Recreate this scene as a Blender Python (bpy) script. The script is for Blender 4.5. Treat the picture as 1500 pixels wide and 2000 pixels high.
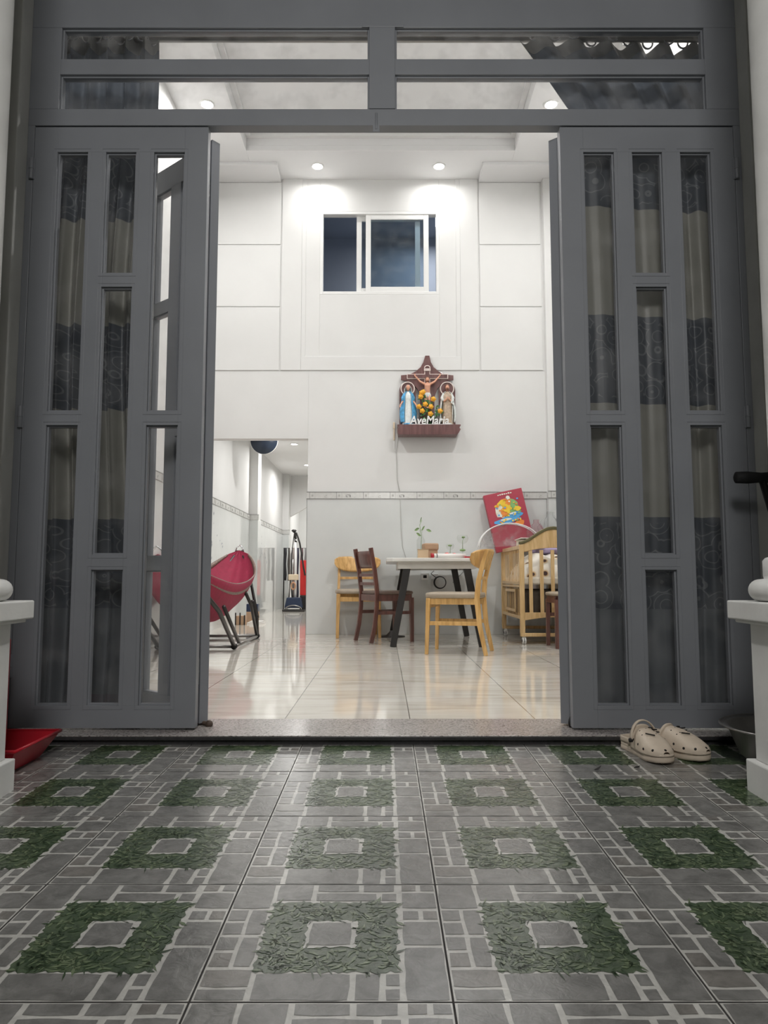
import bpy, bmesh, math, random
from mathutils import Vector, Matrix, Euler
PI = math.pi
R = math.radians
random.seed(7)
for o in list(bpy.data.objects):
    bpy.data.objects.remove(o)
S = bpy.context.scene
COL = S.collection

# ------------------------------------------------------------ camera, world, exposure
CZ = 0.58
cam_d = bpy.data.cameras.new('camera')
cam = bpy.data.objects.new('camera', cam_d)
COL.objects.link(cam)
cam.location = (0, 0, CZ)
cam.rotation_euler = (R(90 + 5.15), 0, 0)
cam_d.sensor_fit = 'HORIZONTAL'
cam_d.sensor_width = 36
cam_d.lens = 36 * 1425 / 1500
cam_d.clip_start = 0.02
S.camera = cam
S.view_settings.view_transform = 'Standard'
S.view_settings.look = 'None'
S.view_settings.gamma = 1
S.view_settings.use_curve_mapping = False
S.view_settings.exposure = 0.0
w = bpy.data.worlds.new('night')
S.world = w
w.use_nodes = True
w.node_tree.nodes['Background'].inputs[0].default_value = (0.55, 0.6, 0.75, 1)
w.node_tree.nodes['Background'].inputs[1].default_value = 0.035

DOWN_W = 17.0
HALL_W = 19.0
PORCH_W = 78.0

def area(name, loc, rot, size, power, color=(1, 1, 1), shape='DISK', spread=PI):
    l = bpy.data.lights.new(name, 'AREA')
    l.shape = shape
    l.size = size
    l.energy = power
    l.color = color
    l.spread = spread
    o = bpy.data.objects.new(name, l)
    COL.objects.link(o)
    o.location = loc
    o.rotation_euler = rot
    return o

# porch ceiling lamp hung behind the viewer
area('porch_light', (0.0, -1.0, 2.98), (R(56), 0, 0), 1.0, PORCH_W, (1.0, 0.98, 0.95))

# ------------------------------------------------------------ materials
def nt(name):
    m = bpy.data.materials.new(name)
    m.use_nodes = True
    t = m.node_tree
    b = t.nodes['Principled BSDF']
    return m, t, b

def N(t, kind, **kw):
    n = t.nodes.new(kind)
    for k, v in kw.items():
        setattr(n, k, v)
    return n

def ramp(t, stops, interp='LINEAR'):
    n = t.nodes.new('ShaderNodeValToRGB')
    cr = n.color_ramp
    cr.interpolation = interp
    while len(cr.elements) > 1:
        cr.elements.remove(cr.elements[0])
    cr.elements[0].position = stops[0][0]
    cr.elements[0].color = (*stops[0][1], 1)
    for p, c in stops[1:]:
        e = cr.elements.new(p)
        e.color = (*c, 1)
    return n

def mat(name, col, rough=0.5, metal=0.0, var=0.0, scale=8.0, bump=0.0, bscale=60.0, coat=0.0, stretch=(1, 1, 1), sheen=0.0, spec=0.5):
    m, t, b = nt(name)
    b.inputs['Base Color'].default_value = (*col, 1)
    b.inputs['Roughness'].default_value = rough
    b.inputs['Metallic'].default_value = metal
    b.inputs['Coat Weight'].default_value = coat
    b.inputs['Coat Roughness'].default_value = 0.08
    b.inputs['Specular IOR Level'].default_value = spec
    if sheen:
        b.inputs['Sheen Weight'].default_value = sheen
    tc = N(t, 'ShaderNodeTexCoord')
    mp = N(t, 'ShaderNodeMapping')
    mp.inputs['Scale'].default_value = stretch
    t.links.new(tc.outputs['Object'], mp.inputs['Vector'])
    if var:
        no = N(t, 'ShaderNodeTexNoise')
        no.inputs['Scale'].default_value = scale
        no.inputs['Detail'].default_value = 6
        t.links.new(mp.outputs[0], no.inputs['Vector'])
        a = tuple(max(0, c * (1 - var)) for c in col)
        c2 = tuple(min(1, c * (1 + var)) for c in col)
        r = ramp(t, [(0.3, a), (0.7, c2)])
        t.links.new(no.outputs['Fac'], r.inputs['Fac'])
        t.links.new(r.outputs['Color'], b.inputs['Base Color'])
    if bump:
        n2 = N(t, 'ShaderNodeTexNoise')
        n2.inputs['Scale'].default_value = bscale
        n2.inputs['Detail'].default_value = 5
        t.links.new(mp.outputs[0], n2.inputs['Vector'])
        bp = N(t, 'ShaderNodeBump')
        bp.inputs['Strength'].default_value = bump
        bp.inputs['Distance'].default_value = 0.004
        t.links.new(n2.outputs['Fac'], bp.inputs['Height'])
        t.links.new(bp.outputs[0], b.inputs['Normal'])
    return m

def glass(name, tint=(1, 1, 1), refl=0.06, dust=0.02, rough=0.0):
    m = bpy.data.materials.new(name)
    m.use_nodes = True
    t = m.node_tree
    t.nodes.clear()
    out = N(t, 'ShaderNodeOutputMaterial')
    tr = N(t, 'ShaderNodeBsdfTransparent')
    tr.inputs[0].default_value = (*tint, 1)
    gl = N(t, 'ShaderNodeBsdfGlossy')
    gl.inputs['Roughness'].default_value = rough
    df = N(t, 'ShaderNodeBsdfDiffuse')
    df.inputs[0].default_value = (0.7, 0.7, 0.7, 1)
    fr = N(t, 'ShaderNodeFresnel')
    fr.inputs['IOR'].default_value = 1.45
    m1 = N(t, 'ShaderNodeMixShader')
    m2 = N(t, 'ShaderNodeMixShader')
    no = N(t, 'ShaderNodeTexNoise')
    no.inputs['Scale'].default_value = 9
    no.inputs['Detail'].default_value = 8
    tc = N(t, 'ShaderNodeTexCoord')
    t.links.new(tc.outputs['Object'], no.inputs['Vector'])
    r = ramp(t, [(0.45, (dust * 0.4,) * 3), (0.75, (dust * 3,) * 3)])
    t.links.new(no.outputs['Fac'], r.inputs['Fac'])
    t.links.new(r.outputs['Color'], m1.inputs[0])
    t.links.new(tr.outputs[0], m1.inputs[1])
    t.links.new(df.outputs[0], m1.inputs[2])
    ge = N(t, 'ShaderNodeNewGeometry')
    inv = N(t, 'ShaderNodeMath', operation='SUBTRACT')
    inv.inputs[0].default_value = 1.0
    t.links.new(ge.outputs['Backfacing'], inv.inputs[1])
    mf = N(t, 'ShaderNodeMath', operation='MULTIPLY')
    t.links.new(inv.outputs[0], mf.inputs[0])
    t.links.new(fr.outputs[0], mf.inputs[1])
    t.links.new(mf.outputs[0], m2.inputs[0])
    t.links.new(m1.outputs[0], m2.inputs[1])
    t.links.new(gl.outputs[0], m2.inputs[2])
    t.links.new(m2.outputs[0], out.inputs[0])
    return m

def emit(name, col, s):
    m = bpy.data.materials.new(name)
    m.use_nodes = True
    t = m.node_tree
    t.nodes.clear()
    out = N(t, 'ShaderNodeOutputMaterial')
    e = N(t, 'ShaderNodeEmission')
    e.inputs[0].default_value = (*col, 1)
    e.inputs[1].default_value = s
    t.links.new(e.outputs[0], out.inputs[0])
    return m

def wood(name, c1, c2, rough=0.35, axis=(1, 1, 8), coat=0.2):
    m, t, b = nt(name)
    tc = N(t, 'ShaderNodeTexCoord')
    mp = N(t, 'ShaderNodeMapping')
    mp.inputs['Scale'].default_value = tuple(1.0 / a for a in axis)
    no = N(t, 'ShaderNodeTexNoise')
    no.inputs['Scale'].default_value = 38
    no.inputs['Detail'].default_value = 7
    no.inputs['Distortion'].default_value = 0.6
    t.links.new(tc.outputs['Object'], mp.inputs[0])
    t.links.new(mp.outputs[0], no.inputs['Vector'])
    r = ramp(t, [(0.35, c1), (0.65, c2)])
    t.links.new(no.outputs['Fac'], r.inputs['Fac'])
    t.links.new(r.outputs['Color'], b.inputs['Base Color'])
    b.inputs['Roughness'].default_value = rough
    b.inputs['Coat Weight'].default_value = coat
    return m

M = {}
M['wall'] = mat('white_paint', (0.72, 0.72, 0.71), 0.6, var=0.02, scale=3)
M['wall_out'] = mat('porch_white_paint', (0.72, 0.72, 0.70), 0.6, var=0.08, scale=5, bump=0.25, bscale=30)
M['ceil'] = mat('ceiling_paint', (0.76, 0.76, 0.76), 0.7, var=0.01, scale=2)
M['steel'] = mat('grey_painted_steel', (0.25, 0.262, 0.285), 0.4, var=0.07, scale=3, bump=0.05, bscale=60)
M['steel_in'] = M['steel']
M['hinge'] = mat('worn_hinge_steel', (0.35, 0.36, 0.37), 0.35, metal=0.6, var=0.15, scale=60)
M['glass'] = glass('clear_pane', dust=0.02)
M['dustglass'] = glass('dusty_pane', dust=0.05)
M['darkglass'] = glass('window_pane', tint=(0.72, 0.78, 0.82), dust=0.02)
M['tileglass'] = mat('wainscot_tile', (0.68, 0.70, 0.69), 0.08, var=0.03, scale=4, coat=0.4)
M['oak'] = wood('oak', (0.52, 0.29, 0.09), (0.74, 0.46, 0.18))
M['pine'] = wood('pale_pine', (0.60, 0.39, 0.17), (0.76, 0.54, 0.28), 0.4)
M['walnut'] = wood('dark_brown_wood', (0.085, 0.032, 0.025), (0.16, 0.06, 0.045), 0.3)
M['altarwood'] = wood('altar_wood', (0.10, 0.040, 0.040), (0.17, 0.075, 0.07), 0.35)
M['seat'] = mat('beige_seat_leather', (0.36, 0.30, 0.23), 0.45, var=0.05, scale=20, bump=0.1, bscale=200)
M['seatdark'] = mat('brown_seat_leather', (0.15, 0.105, 0.085), 0.45, var=0.05, scale=20)
M['black'] = mat('black_steel', (0.02, 0.018, 0.017), 0.4, var=0.1, scale=20)
M['blackfoam'] = mat('black_foam', (0.008, 0.008, 0.009), 0.7, bump=0.3, bscale=300)
M['whitepl'] = mat('white_plastic', (0.8, 0.8, 0.79), 0.3)
M['gold'] = mat('pale_gold_trim', (0.75, 0.62, 0.45), 0.4)
M['cream'] = mat('cream_trim', (0.85, 0.75, 0.70), 0.5)
M['red'] = mat('red_plastic', (0.42, 0.008, 0.02), 0.28, var=0.1, scale=8)
M['alu'] = mat('aluminium', (0.30, 0.29, 0.28), 0.35, metal=0.8, var=0.1, scale=10)
M['chrome'] = mat('chrome', (0.75, 0.75, 0.77), 0.15, metal=1.0)
M['croc'] = mat('beige_foam', (0.66, 0.56, 0.45), 0.55, var=0.05, scale=25, bump=0.1, bscale=150)
M['dark'] = mat('dark_hole', (0.015, 0.013, 0.012), 0.8)
M['pink'] = mat('pink_hammock_cloth', (0.30, 0.012, 0.05), 0.75, var=0.12, scale=25, bump=0.3, bscale=250)
M['ribbon'] = mat('striped_ribbon', (0.22, 0.16, 0.13), 0.6, var=0.5, scale=90)
M['kraft'] = mat('kraft_card', (0.46, 0.30, 0.19), 0.7, var=0.05, scale=20)
M['paper'] = mat('white_paper', (0.8, 0.78, 0.75), 0.6)
M['rubber'] = mat('brown_rubber', (0.09, 0.06, 0.045), 0.6)
M['skin'] = mat('painted_skin', (0.70, 0.36, 0.24), 0.45, var=0.05, scale=40)
M['bluecloak'] = mat('blue_cloak', (0.08, 0.34, 0.60), 0.35, var=0.35, scale=30)
M['whiterobe'] = mat('white_robe', (0.72, 0.76, 0.74), 0.4, var=0.1, scale=60)
M['brownrobe'] = mat('brown_robe', (0.44, 0.34, 0.25), 0.5, var=0.25, scale=50)
M['hair'] = mat('brown_hair', (0.16, 0.07, 0.04), 0.6)
M['yellow'] = mat('yellow_petals', (0.85, 0.42, 0.03), 0.5, var=0.18, scale=90)
M['leaf'] = mat('green_leaves', (0.05, 0.17, 0.05), 0.5, var=0.4, scale=50)
M['navy'] = mat('navy_plastic', (0.02, 0.035, 0.08), 0.35)
M['blueglass'] = mat('dark_blue_disc', (0.022, 0.035, 0.06), 0.3, var=0.2, scale=6)
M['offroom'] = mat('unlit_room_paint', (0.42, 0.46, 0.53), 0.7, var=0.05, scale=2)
M['lamp'] = emit('lamp_glow', (1, 0.98, 0.95), 60)
M['hoop'] = glass('netting', tint=(0.93, 0.93, 0.94), dust=0.22)
M['bagpl'] = glass('clear_bag', tint=(0.92, 0.93, 0.93), dust=0.10, rough=0.1)
M['clear'] = glass('clear_glassware', tint=(0.95, 0.96, 0.95), dust=0.02)
M['tray'] = mat('dark_tray', (0.05, 0.045, 0.045), 0.4)
M['mattress'] = mat('cream_bedding', (0.75, 0.70, 0.60), 0.8)

# marble floor: long beige and grey streaks lying across the room, grouted every 0.516 m
def floor_mat():
    m, t, b = nt('polished_marble_tiles')
    tc = N(t, 'ShaderNodeTexCoord')
    mp = N(t, 'ShaderNodeMapping')
    mp.inputs['Scale'].default_value = (0.9, 5.0, 1)
    t.links.new(tc.outputs['Object'], mp.inputs[0])
    no = N(t, 'ShaderNodeTexNoise')
    no.inputs['Scale'].default_value = 2.4
    no.inputs['Detail'].default_value = 9
    no.inputs['Distortion'].default_value = 0.8
    t.links.new(mp.outputs[0], no.inputs['Vector'])
    r = ramp(t, [(0.25, (0.58, 0.54, 0.47)), (0.42, (0.72, 0.68, 0.60)), (0.55, (0.79, 0.75, 0.68)), (0.75, (0.83, 0.80, 0.75))])
    t.links.new(no.outputs['Fac'], r.inputs['Fac'])
    sx = N(t, 'ShaderNodeSeparateXYZ')
    t.links.new(tc.outputs['Object'], sx.inputs[0])
    masks = []
    for ax, off, wd in (('X', 0.107, 0.0022), ('Y', 3.59, 0.0016)):
        a = N(t, 'ShaderNodeMath', operation='SUBTRACT')
        t.links.new(sx.outputs[ax], a.inputs[0])
        a.inputs[1].default_value = off - 0.516 * 40 - 0.258
        d = N(t, 'ShaderNodeMath', operation='MODULO')
        t.links.new(a.outputs[0], d.inputs[0])
        d.inputs[1].default_value = 0.516
        e = N(t, 'ShaderNodeMath', operation='SUBTRACT')
        t.links.new(d.outputs[0], e.inputs[0])
        e.inputs[1].default_value = 0.258
        f = N(t, 'ShaderNodeMath', operation='ABSOLUTE')
        t.links.new(e.outputs[0], f.inputs[0])
        g = N(t, 'ShaderNodeMath', operation='LESS_THAN')
        t.links.new(f.outputs[0], g.inputs[0])
        g.inputs[1].default_value = wd
        masks.append(g)
    mx = N(t, 'ShaderNodeMath', operation='MAXIMUM')
    t.links.new(masks[0].outputs[0], mx.inputs[0])
    t.links.new(masks[1].outputs[0], mx.inputs[1])
    mix = N(t, 'ShaderNodeMix', data_type='RGBA')
    t.links.new(mx.outputs[0], mix.inputs[0])
    t.links.new(r.outputs['Color'], mix.inputs[6])
    mix.inputs[7].default_value = (0.25, 0.23, 0.2, 1)
    t.links.new(mix.outputs[2], b.inputs['Base Color'])
    b.inputs['Roughness'].default_value = 0.09
    b.inputs['Coat Weight'].default_value = 0.3
    b.inputs['Coat Roughness'].default_value = 0.04
    return m
M['marble'] = floor_mat()

def granite_mat():
    m, t, b = nt('speckled_granite')
    tc = N(t, 'ShaderNodeTexCoord')
    v = N(t, 'ShaderNodeTexVoronoi')
    v.inputs['Scale'].default_value = 160
    no = N(t, 'ShaderNodeTexNoise')
    no.inputs['Scale'].default_value = 120
    no.inputs['Detail'].default_value = 5
    t.links.new(tc.outputs['Object'], v.inputs['Vector'])
    t.links.new(tc.outputs['Object'], no.inputs['Vector'])
    r = ramp(t, [(0.35, (0.10, 0.085, 0.08)), (0.5, (0.27, 0.24, 0.23)), (0.62, (0.42, 0.39, 0.37))])
    mx = N(t, 'ShaderNodeMath', operation='ADD')
    mu = N(t, 'ShaderNodeMath', operation='MULTIPLY')
    mu.inputs[1].default_value = 0.3
    t.links.new(v.outputs['Distance'], mu.inputs[0])
    t.links.new(no.outputs['Fac'], mx.inputs[0])
    t.links.new(mu.outputs[0], mx.inputs[1])
    mx2 = N(t, 'ShaderNodeMath', operation='SUBTRACT')
    mx2.inputs[1].default_value = 0.08
    t.links.new(mx.outputs[0], mx2.inputs[0])
    t.links.new(mx2.outputs[0], r.inputs['Fac'])
    t.links.new(r.outputs['Color'], b.inputs['Base Color'])
    b.inputs['Roughness'].default_value = 0.22
    return m
M['granite'] = granite_mat()
M['granite_side'] = mat('dark_granite_edge', (0.04, 0.038, 0.04), 0.4, var=0.3, scale=80)

def porch_stone(name, c1, c2):
    m, t, b = nt(name)
    tc = N(t, 'ShaderNodeTexCoord')
    no = N(t, 'ShaderNodeTexNoise')
    no.inputs['Scale'].default_value = 22
    no.inputs['Detail'].default_value = 9
    no.inputs['Roughness'].default_value = 0.65
    no.inputs['Distortion'].default_value = 0.7
    n2 = N(t, 'ShaderNodeTexNoise')
    n2.inputs['Scale'].default_value = 1.6
    n2.inputs['Detail'].default_value = 4
    t.links.new(tc.outputs['Object'], no.inputs['Vector'])
    t.links.new(tc.outputs['Object'], n2.inputs['Vector'])
    r = ramp(t, [(0.3, c1), (0.7, c2)])
    t.links.new(no.outputs['Fac'], r.inputs['Fac'])
    t.links.new(r.outputs['Color'], b.inputs['Base Color'])
    rr = ramp(t, [(0.3, (0.26,) * 3), (0.7, (0.42,) * 3)])
    t.links.new(n2.outputs['Fac'], rr.inputs['Fac'])
    t.links.new(rr.outputs['Color'], b.inputs['Roughness'])
    b.inputs['Coat Weight'].default_value = 0.75
    b.inputs['Coat Roughness'].default_value = 0.27
    v = N(t, 'ShaderNodeTexNoise')
    v.inputs['Scale'].default_value = 30
    v.inputs['Detail'].default_value = 3
    v.inputs['Distortion'].default_value = 2.0
    t.links.new(tc.outputs['Object'], v.inputs['Vector'])
    bp = N(t, 'ShaderNodeBump')
    bp.inputs['Strength'].default_value = 0.35
    bp.inputs['Distance'].default_value = 0.004
    t.links.new(v.outputs['Fac'], bp.inputs['Height'])
    t.links.new(bp.outputs[0], b.inputs['Normal'])
    return m
M['stone'] = porch_stone('grey_stone_print', (0.115, 0.113, 0.106), (0.25, 0.247, 0.235))
M['stone2'] = porch_stone('warm_stone_print', (0.12, 0.112, 0.10), (0.26, 0.245, 0.225))
M['mortar'] = porch_stone('pale_mortar_print', (0.44, 0.435, 0.41), (0.66, 0.65, 0.61))
M['grass'] = porch_stone('green_grass_print', (0.022, 0.046, 0.020), (0.085, 0.125, 0.06))
M['blade'] = porch_stone('light_blade_print', (0.075, 0.12, 0.055), (0.19, 0.24, 0.13))
M['blade2'] = porch_stone('dark_blade_print', (0.015, 0.04, 0.012), (0.04, 0.075, 0.025))
M['grout'] = mat('dark_grout', (0.035, 0.032, 0.03), 0.8, var=0.3, scale=50)

def curtain_mat(name, dz=0.0):
    m, t, b = nt(name)
    tc = N(t, 'ShaderNodeTexCoord')
    sx = N(t, 'ShaderNodeSeparateXYZ')
    t.links.new(tc.outputs['Object'], sx.inputs[0])
    no = N(t, 'ShaderNodeTexNoise')
    no.inputs['Scale'].default_value = 3
    # z -> 0..1 over 0..3 m
    mr = N(t, 'ShaderNodeMapRange')
    mr.inputs['From Min'].default_value = 0 + dz
    mr.inputs['From Max'].default_value = 3.0 + dz
    t.links.new(sx.outputs['Z'], mr.inputs[0])
    D = (0.058, 0.066, 0.078)
    L = (0.20, 0.20, 0.18)
    G = (0.095, 0.105, 0.115)
    r = ramp(t, [(0.0, D), (0.150, D), (0.270, L), (0.4233, D), (0.545, L), (0.699, D), (0.80, (0.12, 0.135, 0.16)), (0.86, (0.12, 0.14, 0.17))], 'CONSTANT')
    r.color_ramp.elements[0].color = (*G, 1)
    t.links.new(mr.outputs[0], r.inputs['Fac'])
    # swirls: visible only in the dark bands
    bm_ = ramp(t, [(0.0, (0, 0, 0)), (0.150, (1, 1, 1)), (0.265, (0, 0, 0)), (0.43, (1, 1, 1)), (0.540, (0, 0, 0)), (0.705, (1, 1, 1)), (0.80, (0, 0, 0))], 'CONSTANT')
    t.links.new(mr.outputs[0], bm_.inputs['Fac'])
    mp = N(t, 'ShaderNodeMapping')
    mp.inputs['Scale'].default_value = (1, 0.0, 1)
    t.links.new(tc.outputs['Object'], mp.inputs[0])
    v = N(t, 'ShaderNodeTexVoronoi')
    v.inputs['Scale'].default_value = 13
    v.inputs['Randomness'].default_value = 0.7
    t.links.new(mp.outputs[0], v.inputs['Vector'])
    mu = N(t, 'ShaderNodeMath', operation='MULTIPLY')
    mu.inputs[1].default_value = 22
    t.links.new(v.outputs['Distance'], mu.inputs[0])
    si = N(t, 'ShaderNodeMath', operation='SINE')
    t.links.new(mu.outputs[0], si.inputs[0])
    gt = N(t, 'ShaderNodeMath', operation='GREATER_THAN')
    gt.inputs[1].default_value = 0.88
    t.links.new(si.outputs[0], gt.inputs[0])
    m2 = N(t, 'ShaderNodeMath', operation='MULTIPLY')
    t.links.new(gt.outputs[0], m2.inputs[0])
    t.links.new(bm_.outputs['Color'], m2.inputs[1])
    m3 = N(t, 'ShaderNodeMath', operation='MULTIPLY')
    m3.inputs[1].default_value = 0.45
    t.links.new(m2.outputs[0], m3.inputs[0])
    mix = N(t, 'ShaderNodeMix', data_type='RGBA')
    t.links.new(m3.outputs[0], mix.inputs[0])
    t.links.new(r.outputs['Color'], mix.inputs[6])
    mix.inputs[7].default_value = (0.21, 0.22, 0.23, 1)
    t.links.new(mix.outputs[2], b.inputs['Base Color'])
    b.inputs['Roughness'].default_value = 0.45
    tl = N(t, 'ShaderNodeBsdfTranslucent')
    t.links.new(mix.outputs[2], tl.inputs[0])
    ms = N(t, 'ShaderNodeMixShader')
    ms.inputs[0].default_value = 0.2
    out = t.nodes['Material Output']
    t.links.new(b.outputs[0], ms.inputs[1])
    t.links.new(tl.outputs[0], ms.inputs[2])
    t.links.new(ms.outputs[0], out.inputs[0])
    return m
M['curtain'] = curtain_mat('banded_curtain_cloth')
M['lining'] = mat('curtain_lining', (0.55, 0.55, 0.53), 0.6)

def bedding_mat():
    m, t, b = nt('printed_quilt')
    tc = N(t, 'ShaderNodeTexCoord')
    v = N(t, 'ShaderNodeTexVoronoi')
    v.inputs['Scale'].default_value = 9
    t.links.new(tc.outputs['Object'], v.inputs['Vector'])
    r = ramp(t, [(0.0, (0.06, 0.03, 0.03)), (0.17, (0.07, 0.04, 0.035)), (0.2, (0.55, 0.36, 0.16)), (0.33, (0.75, 0.70, 0.60)), (0.6, (0.8, 0.77, 0.7))])
    t.links.new(v.outputs['Distance'], r.inputs['Fac'])
    t.links.new(r.outputs['Color'], b.inputs['Base Color'])
    b.inputs['Roughness'].default_value = 0.8
    return m
M['quilt'] = bedding_mat()

# ------------------------------------------------------------ mesh builder
class MB:
    def __init__(s):
        s.v, s.f, s.m, s.sm = [], [], [], []
    def add(s, vs, fs, m=0, smooth=False):
        k = len(s.v)
        s.v += [tuple(p) for p in vs]
        for f in fs:
            s.f.append([i + k for i in f])
            s.m.append(m)
            s.sm.append(smooth)
        return s
    def box(s, x0, x1, y0, y1, z0, z1, m=0):
        vs = [(x0, y0, z0), (x1, y0, z0), (x1, y1, z0), (x0, y1, z0), (x0, y0, z1), (x1, y0, z1), (x1, y1, z1), (x0, y1, z1)]
        return s.add(vs, [(0, 3, 2, 1), (4, 5, 6, 7), (0, 1, 5, 4), (1, 2, 6, 5), (2, 3, 7, 6), (3, 0, 4, 7)], m)
    def obox(s, c, size, rot=(0, 0, 0), m=0):
        Rm = Euler(rot).to_matrix()
        hx, hy, hz = [a / 2 for a in size]
        vs = []
        for z in (-hz, hz):
            for x, y in ((-hx, -hy), (hx, -hy), (hx, hy), (-hx, hy)):
                vs.append(Vector(c) + Rm @ Vector((x, y, z)))
        return s.add(vs, [(0, 3, 2, 1), (4, 5, 6, 7), (0, 1, 5, 4), (1, 2, 6, 5), (2, 3, 7, 6), (3, 0, 4, 7)], m)
    def beam(s, a, b, w0, d0, w1=None, d1=None, m=0, side=(1, 0, 0)):
        # rectangular bar from a to b; w along side, d across
        w1 = w0 if w1 is None else w1
        d1 = d0 if d1 is None else d1
        a, b = Vector(a), Vector(b)
        t = (b - a).normalized()
        sd = Vector(side)
        sd = (sd - t * sd.dot(t)).normalized()
        n = t.cross(sd)
        vs = []
        for p, ww, dd in ((a, w0, d0), (b, w1, d1)):
            for i, j in ((-1, -1), (1, -1), (1, 1), (-1, 1)):
                vs.append(p + sd * (i * ww / 2) + n * (j * dd / 2))
        return s.add(vs, [(0, 1, 2, 3), (7, 6, 5, 4), (0, 4, 5, 1), (1, 5, 6, 2), (2, 6, 7, 3), (3, 7, 4, 0)], m)
    def tube(s, pts, r, n=10, m=0, cap=True, closed=False):
        pts = [Vector(p) for p in pts]
        L = len(pts)
        rs = r if isinstance(r, (list, tuple)) else [r] * L
        up = None
        rings = []
        for i, p in enumerate(pts):
            if closed:
                t = (pts[(i + 1) % L] - pts[i - 1]).normalized()
            else:
                t = (pts[min(i + 1, L - 1)] - pts[max(i - 1, 0)]).normalized()
            if up is None:
                up = Vector((0, 0, 1)) if abs(t.z) < 0.9 else Vector((1, 0, 0))
            a = t.cross(up).normalized()
            up = a.cross(t).normalized()
            rings.append([p + (a * math.cos(2 * PI * k / n) + up * math.sin(2 * PI * k / n)) * rs[i] for k in range(n)])
        vs = [q for rg in rings for q in rg]
        fs = []
        for i in range(L if closed else L - 1):
            for k in range(n):
                j = (i + 1) % L
                fs.append((i * n + k, i * n + (k + 1) % n, j * n + (k + 1) % n, j * n + k))
        if cap and not closed:
            fs.append(tuple(range(n - 1, -1, -1)))
            fs.append(tuple((L - 1) * n + k for k in range(n)))
        return s.add(vs, fs, m, True)
    def lathe(s, prof, n=24, c=(0, 0, 0), m=0, sx=1, sy=1, cap=True):
        vs = []
        for (r, z) in prof:
            for k in range(n):
                a = 2 * PI * k / n
                vs.append((c[0] + r * math.cos(a) * sx, c[1] + r * math.sin(a) * sy, c[2] + z))
        fs = []
        for i in range(len(prof) - 1):
            for k in range(n):
                fs.append((i * n + k, i * n + (k + 1) % n, (i + 1) * n + (k + 1) % n, (i + 1) * n + k))
        if cap:
            fs.append(tuple(range(n - 1, -1, -1)))
            fs.append(tuple((len(prof) - 1) * n + k for k in range(n)))
        return s.add(vs, fs, m, True)
    def prism(s, poly, d0, d1, axis='y', m=0):
        n = len(poly)
        def P(a, b, d):
            return {'y': (a, d, b), 'z': (a, b, d), 'x': (d, a, b)}[axis]
        vs = [P(a, b, d0) for a, b in poly] + [P(a, b, d1) for a, b in poly]
        fs = [tuple(range(n)), tuple(range(2 * n - 1, n - 1, -1))]
        for i in range(n):
            j = (i + 1) % n
            fs.append((i, i + n, j + n, j))
        return s.add(vs, fs, m)
    def grid(s, fn, nu, nv, m=0, closed_u=False):
        vs = [fn(i / nu, j / nv) for j in range(nv + 1) for i in range(nu + (0 if closed_u else 1))]
        W = nu if closed_u else nu + 1
        fs = []
        for j in range(nv):
            for i in range(nu):
                i2 = (i + 1) % W if closed_u else i + 1
                fs.append((j * W + i, j * W + i2, (j + 1) * W + i2, (j + 1) * W + i))
        return s.add(vs, fs, m, True)
    def ball(s, c, r, m=0, n=12, rot=None):
        rx, ry, rz = r if isinstance(r, (list, tuple)) else (r, r, r)
        Rm = Euler(rot).to_matrix() if rot else Matrix.Identity(3)
        h = n // 2
        vs = [Vector(c) + Rm @ Vector((0, 0, -rz))]
        for j in range(1, h):
            a = -PI / 2 + PI * j / h
            for k in range(n):
                b = 2 * PI * k / n
                vs.append(Vector(c) + Rm @ Vector((rx * math.cos(a) * math.cos(b), ry * math.cos(a) * math.sin(b), rz * math.sin(a))))
        vs.append(Vector(c) + Rm @ Vector((0, 0, rz)))
        fs = []
        for k in range(n):
            fs.append((0, 1 + (k + 1) % n, 1 + k))
            fs.append((len(vs) - 1, 1 + (h - 2) * n + k, 1 + (h - 2) * n + (k + 1) % n))
        for j in range(h - 2):
            for k in range(n):
                fs.append((1 + j * n + k, 1 + j * n + (k + 1) % n, 1 + (j + 1) * n + (k + 1) % n, 1 + (j + 1) * n + k))
        return s.add(vs, fs, m, True)
    def build(s, name, mats, parent=None, bevel=0.0, recalc=True, remesh=0.0, solid=0.0, loc=None, rot=None, seg=2):
        me = bpy.data.meshes.new(name)
        me.from_pydata(s.v, [], s.f)
        if not isinstance(mats, (list, tuple)):
            mats = [mats]
        for mm in mats:
            me.materials.append(M[mm] if isinstance(mm, str) else mm)
        me.polygons.foreach_set('material_index', s.m)
        me.polygons.foreach_set('use_smooth', s.sm)
        if recalc:
            bm = bmesh.new()
            bm.from_mesh(me)
            bmesh.ops.recalc_face_normals(bm, faces=bm.faces)
            bm.to_mesh(me)
            bm.free()
        me.update()
        o = bpy.data.objects.new(name, me)
        COL.objects.link(o)
        if parent:
            o.parent = parent
        if loc:
            o.location = loc
        if rot:
            o.rotation_euler = rot
        if remesh:
            md = o.modifiers.new('remesh', 'REMESH')
            md.mode = 'VOXEL'
            md.voxel_size = remesh
            md.use_smooth_shade = True
            sm_ = o.modifiers.new('smooth', 'SMOOTH')
            sm_.iterations = 2
        if solid:
            md = o.modifiers.new('solid', 'SOLIDIFY')
            md.thickness = solid
        if bevel:
            md = o.modifiers.new('bevel', 'BEVEL')
            md.width = bevel
            md.segments = seg
            md.limit_method = 'ANGLE'
            md.angle_limit = R(40)
        return o

def tag(o, label=None, cat=None, group=None, kind=None):
    if label: o['label'] = label
    if cat: o['category'] = cat
    if group: o['group'] = group
    if kind: o['kind'] = kind
    return o

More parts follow.
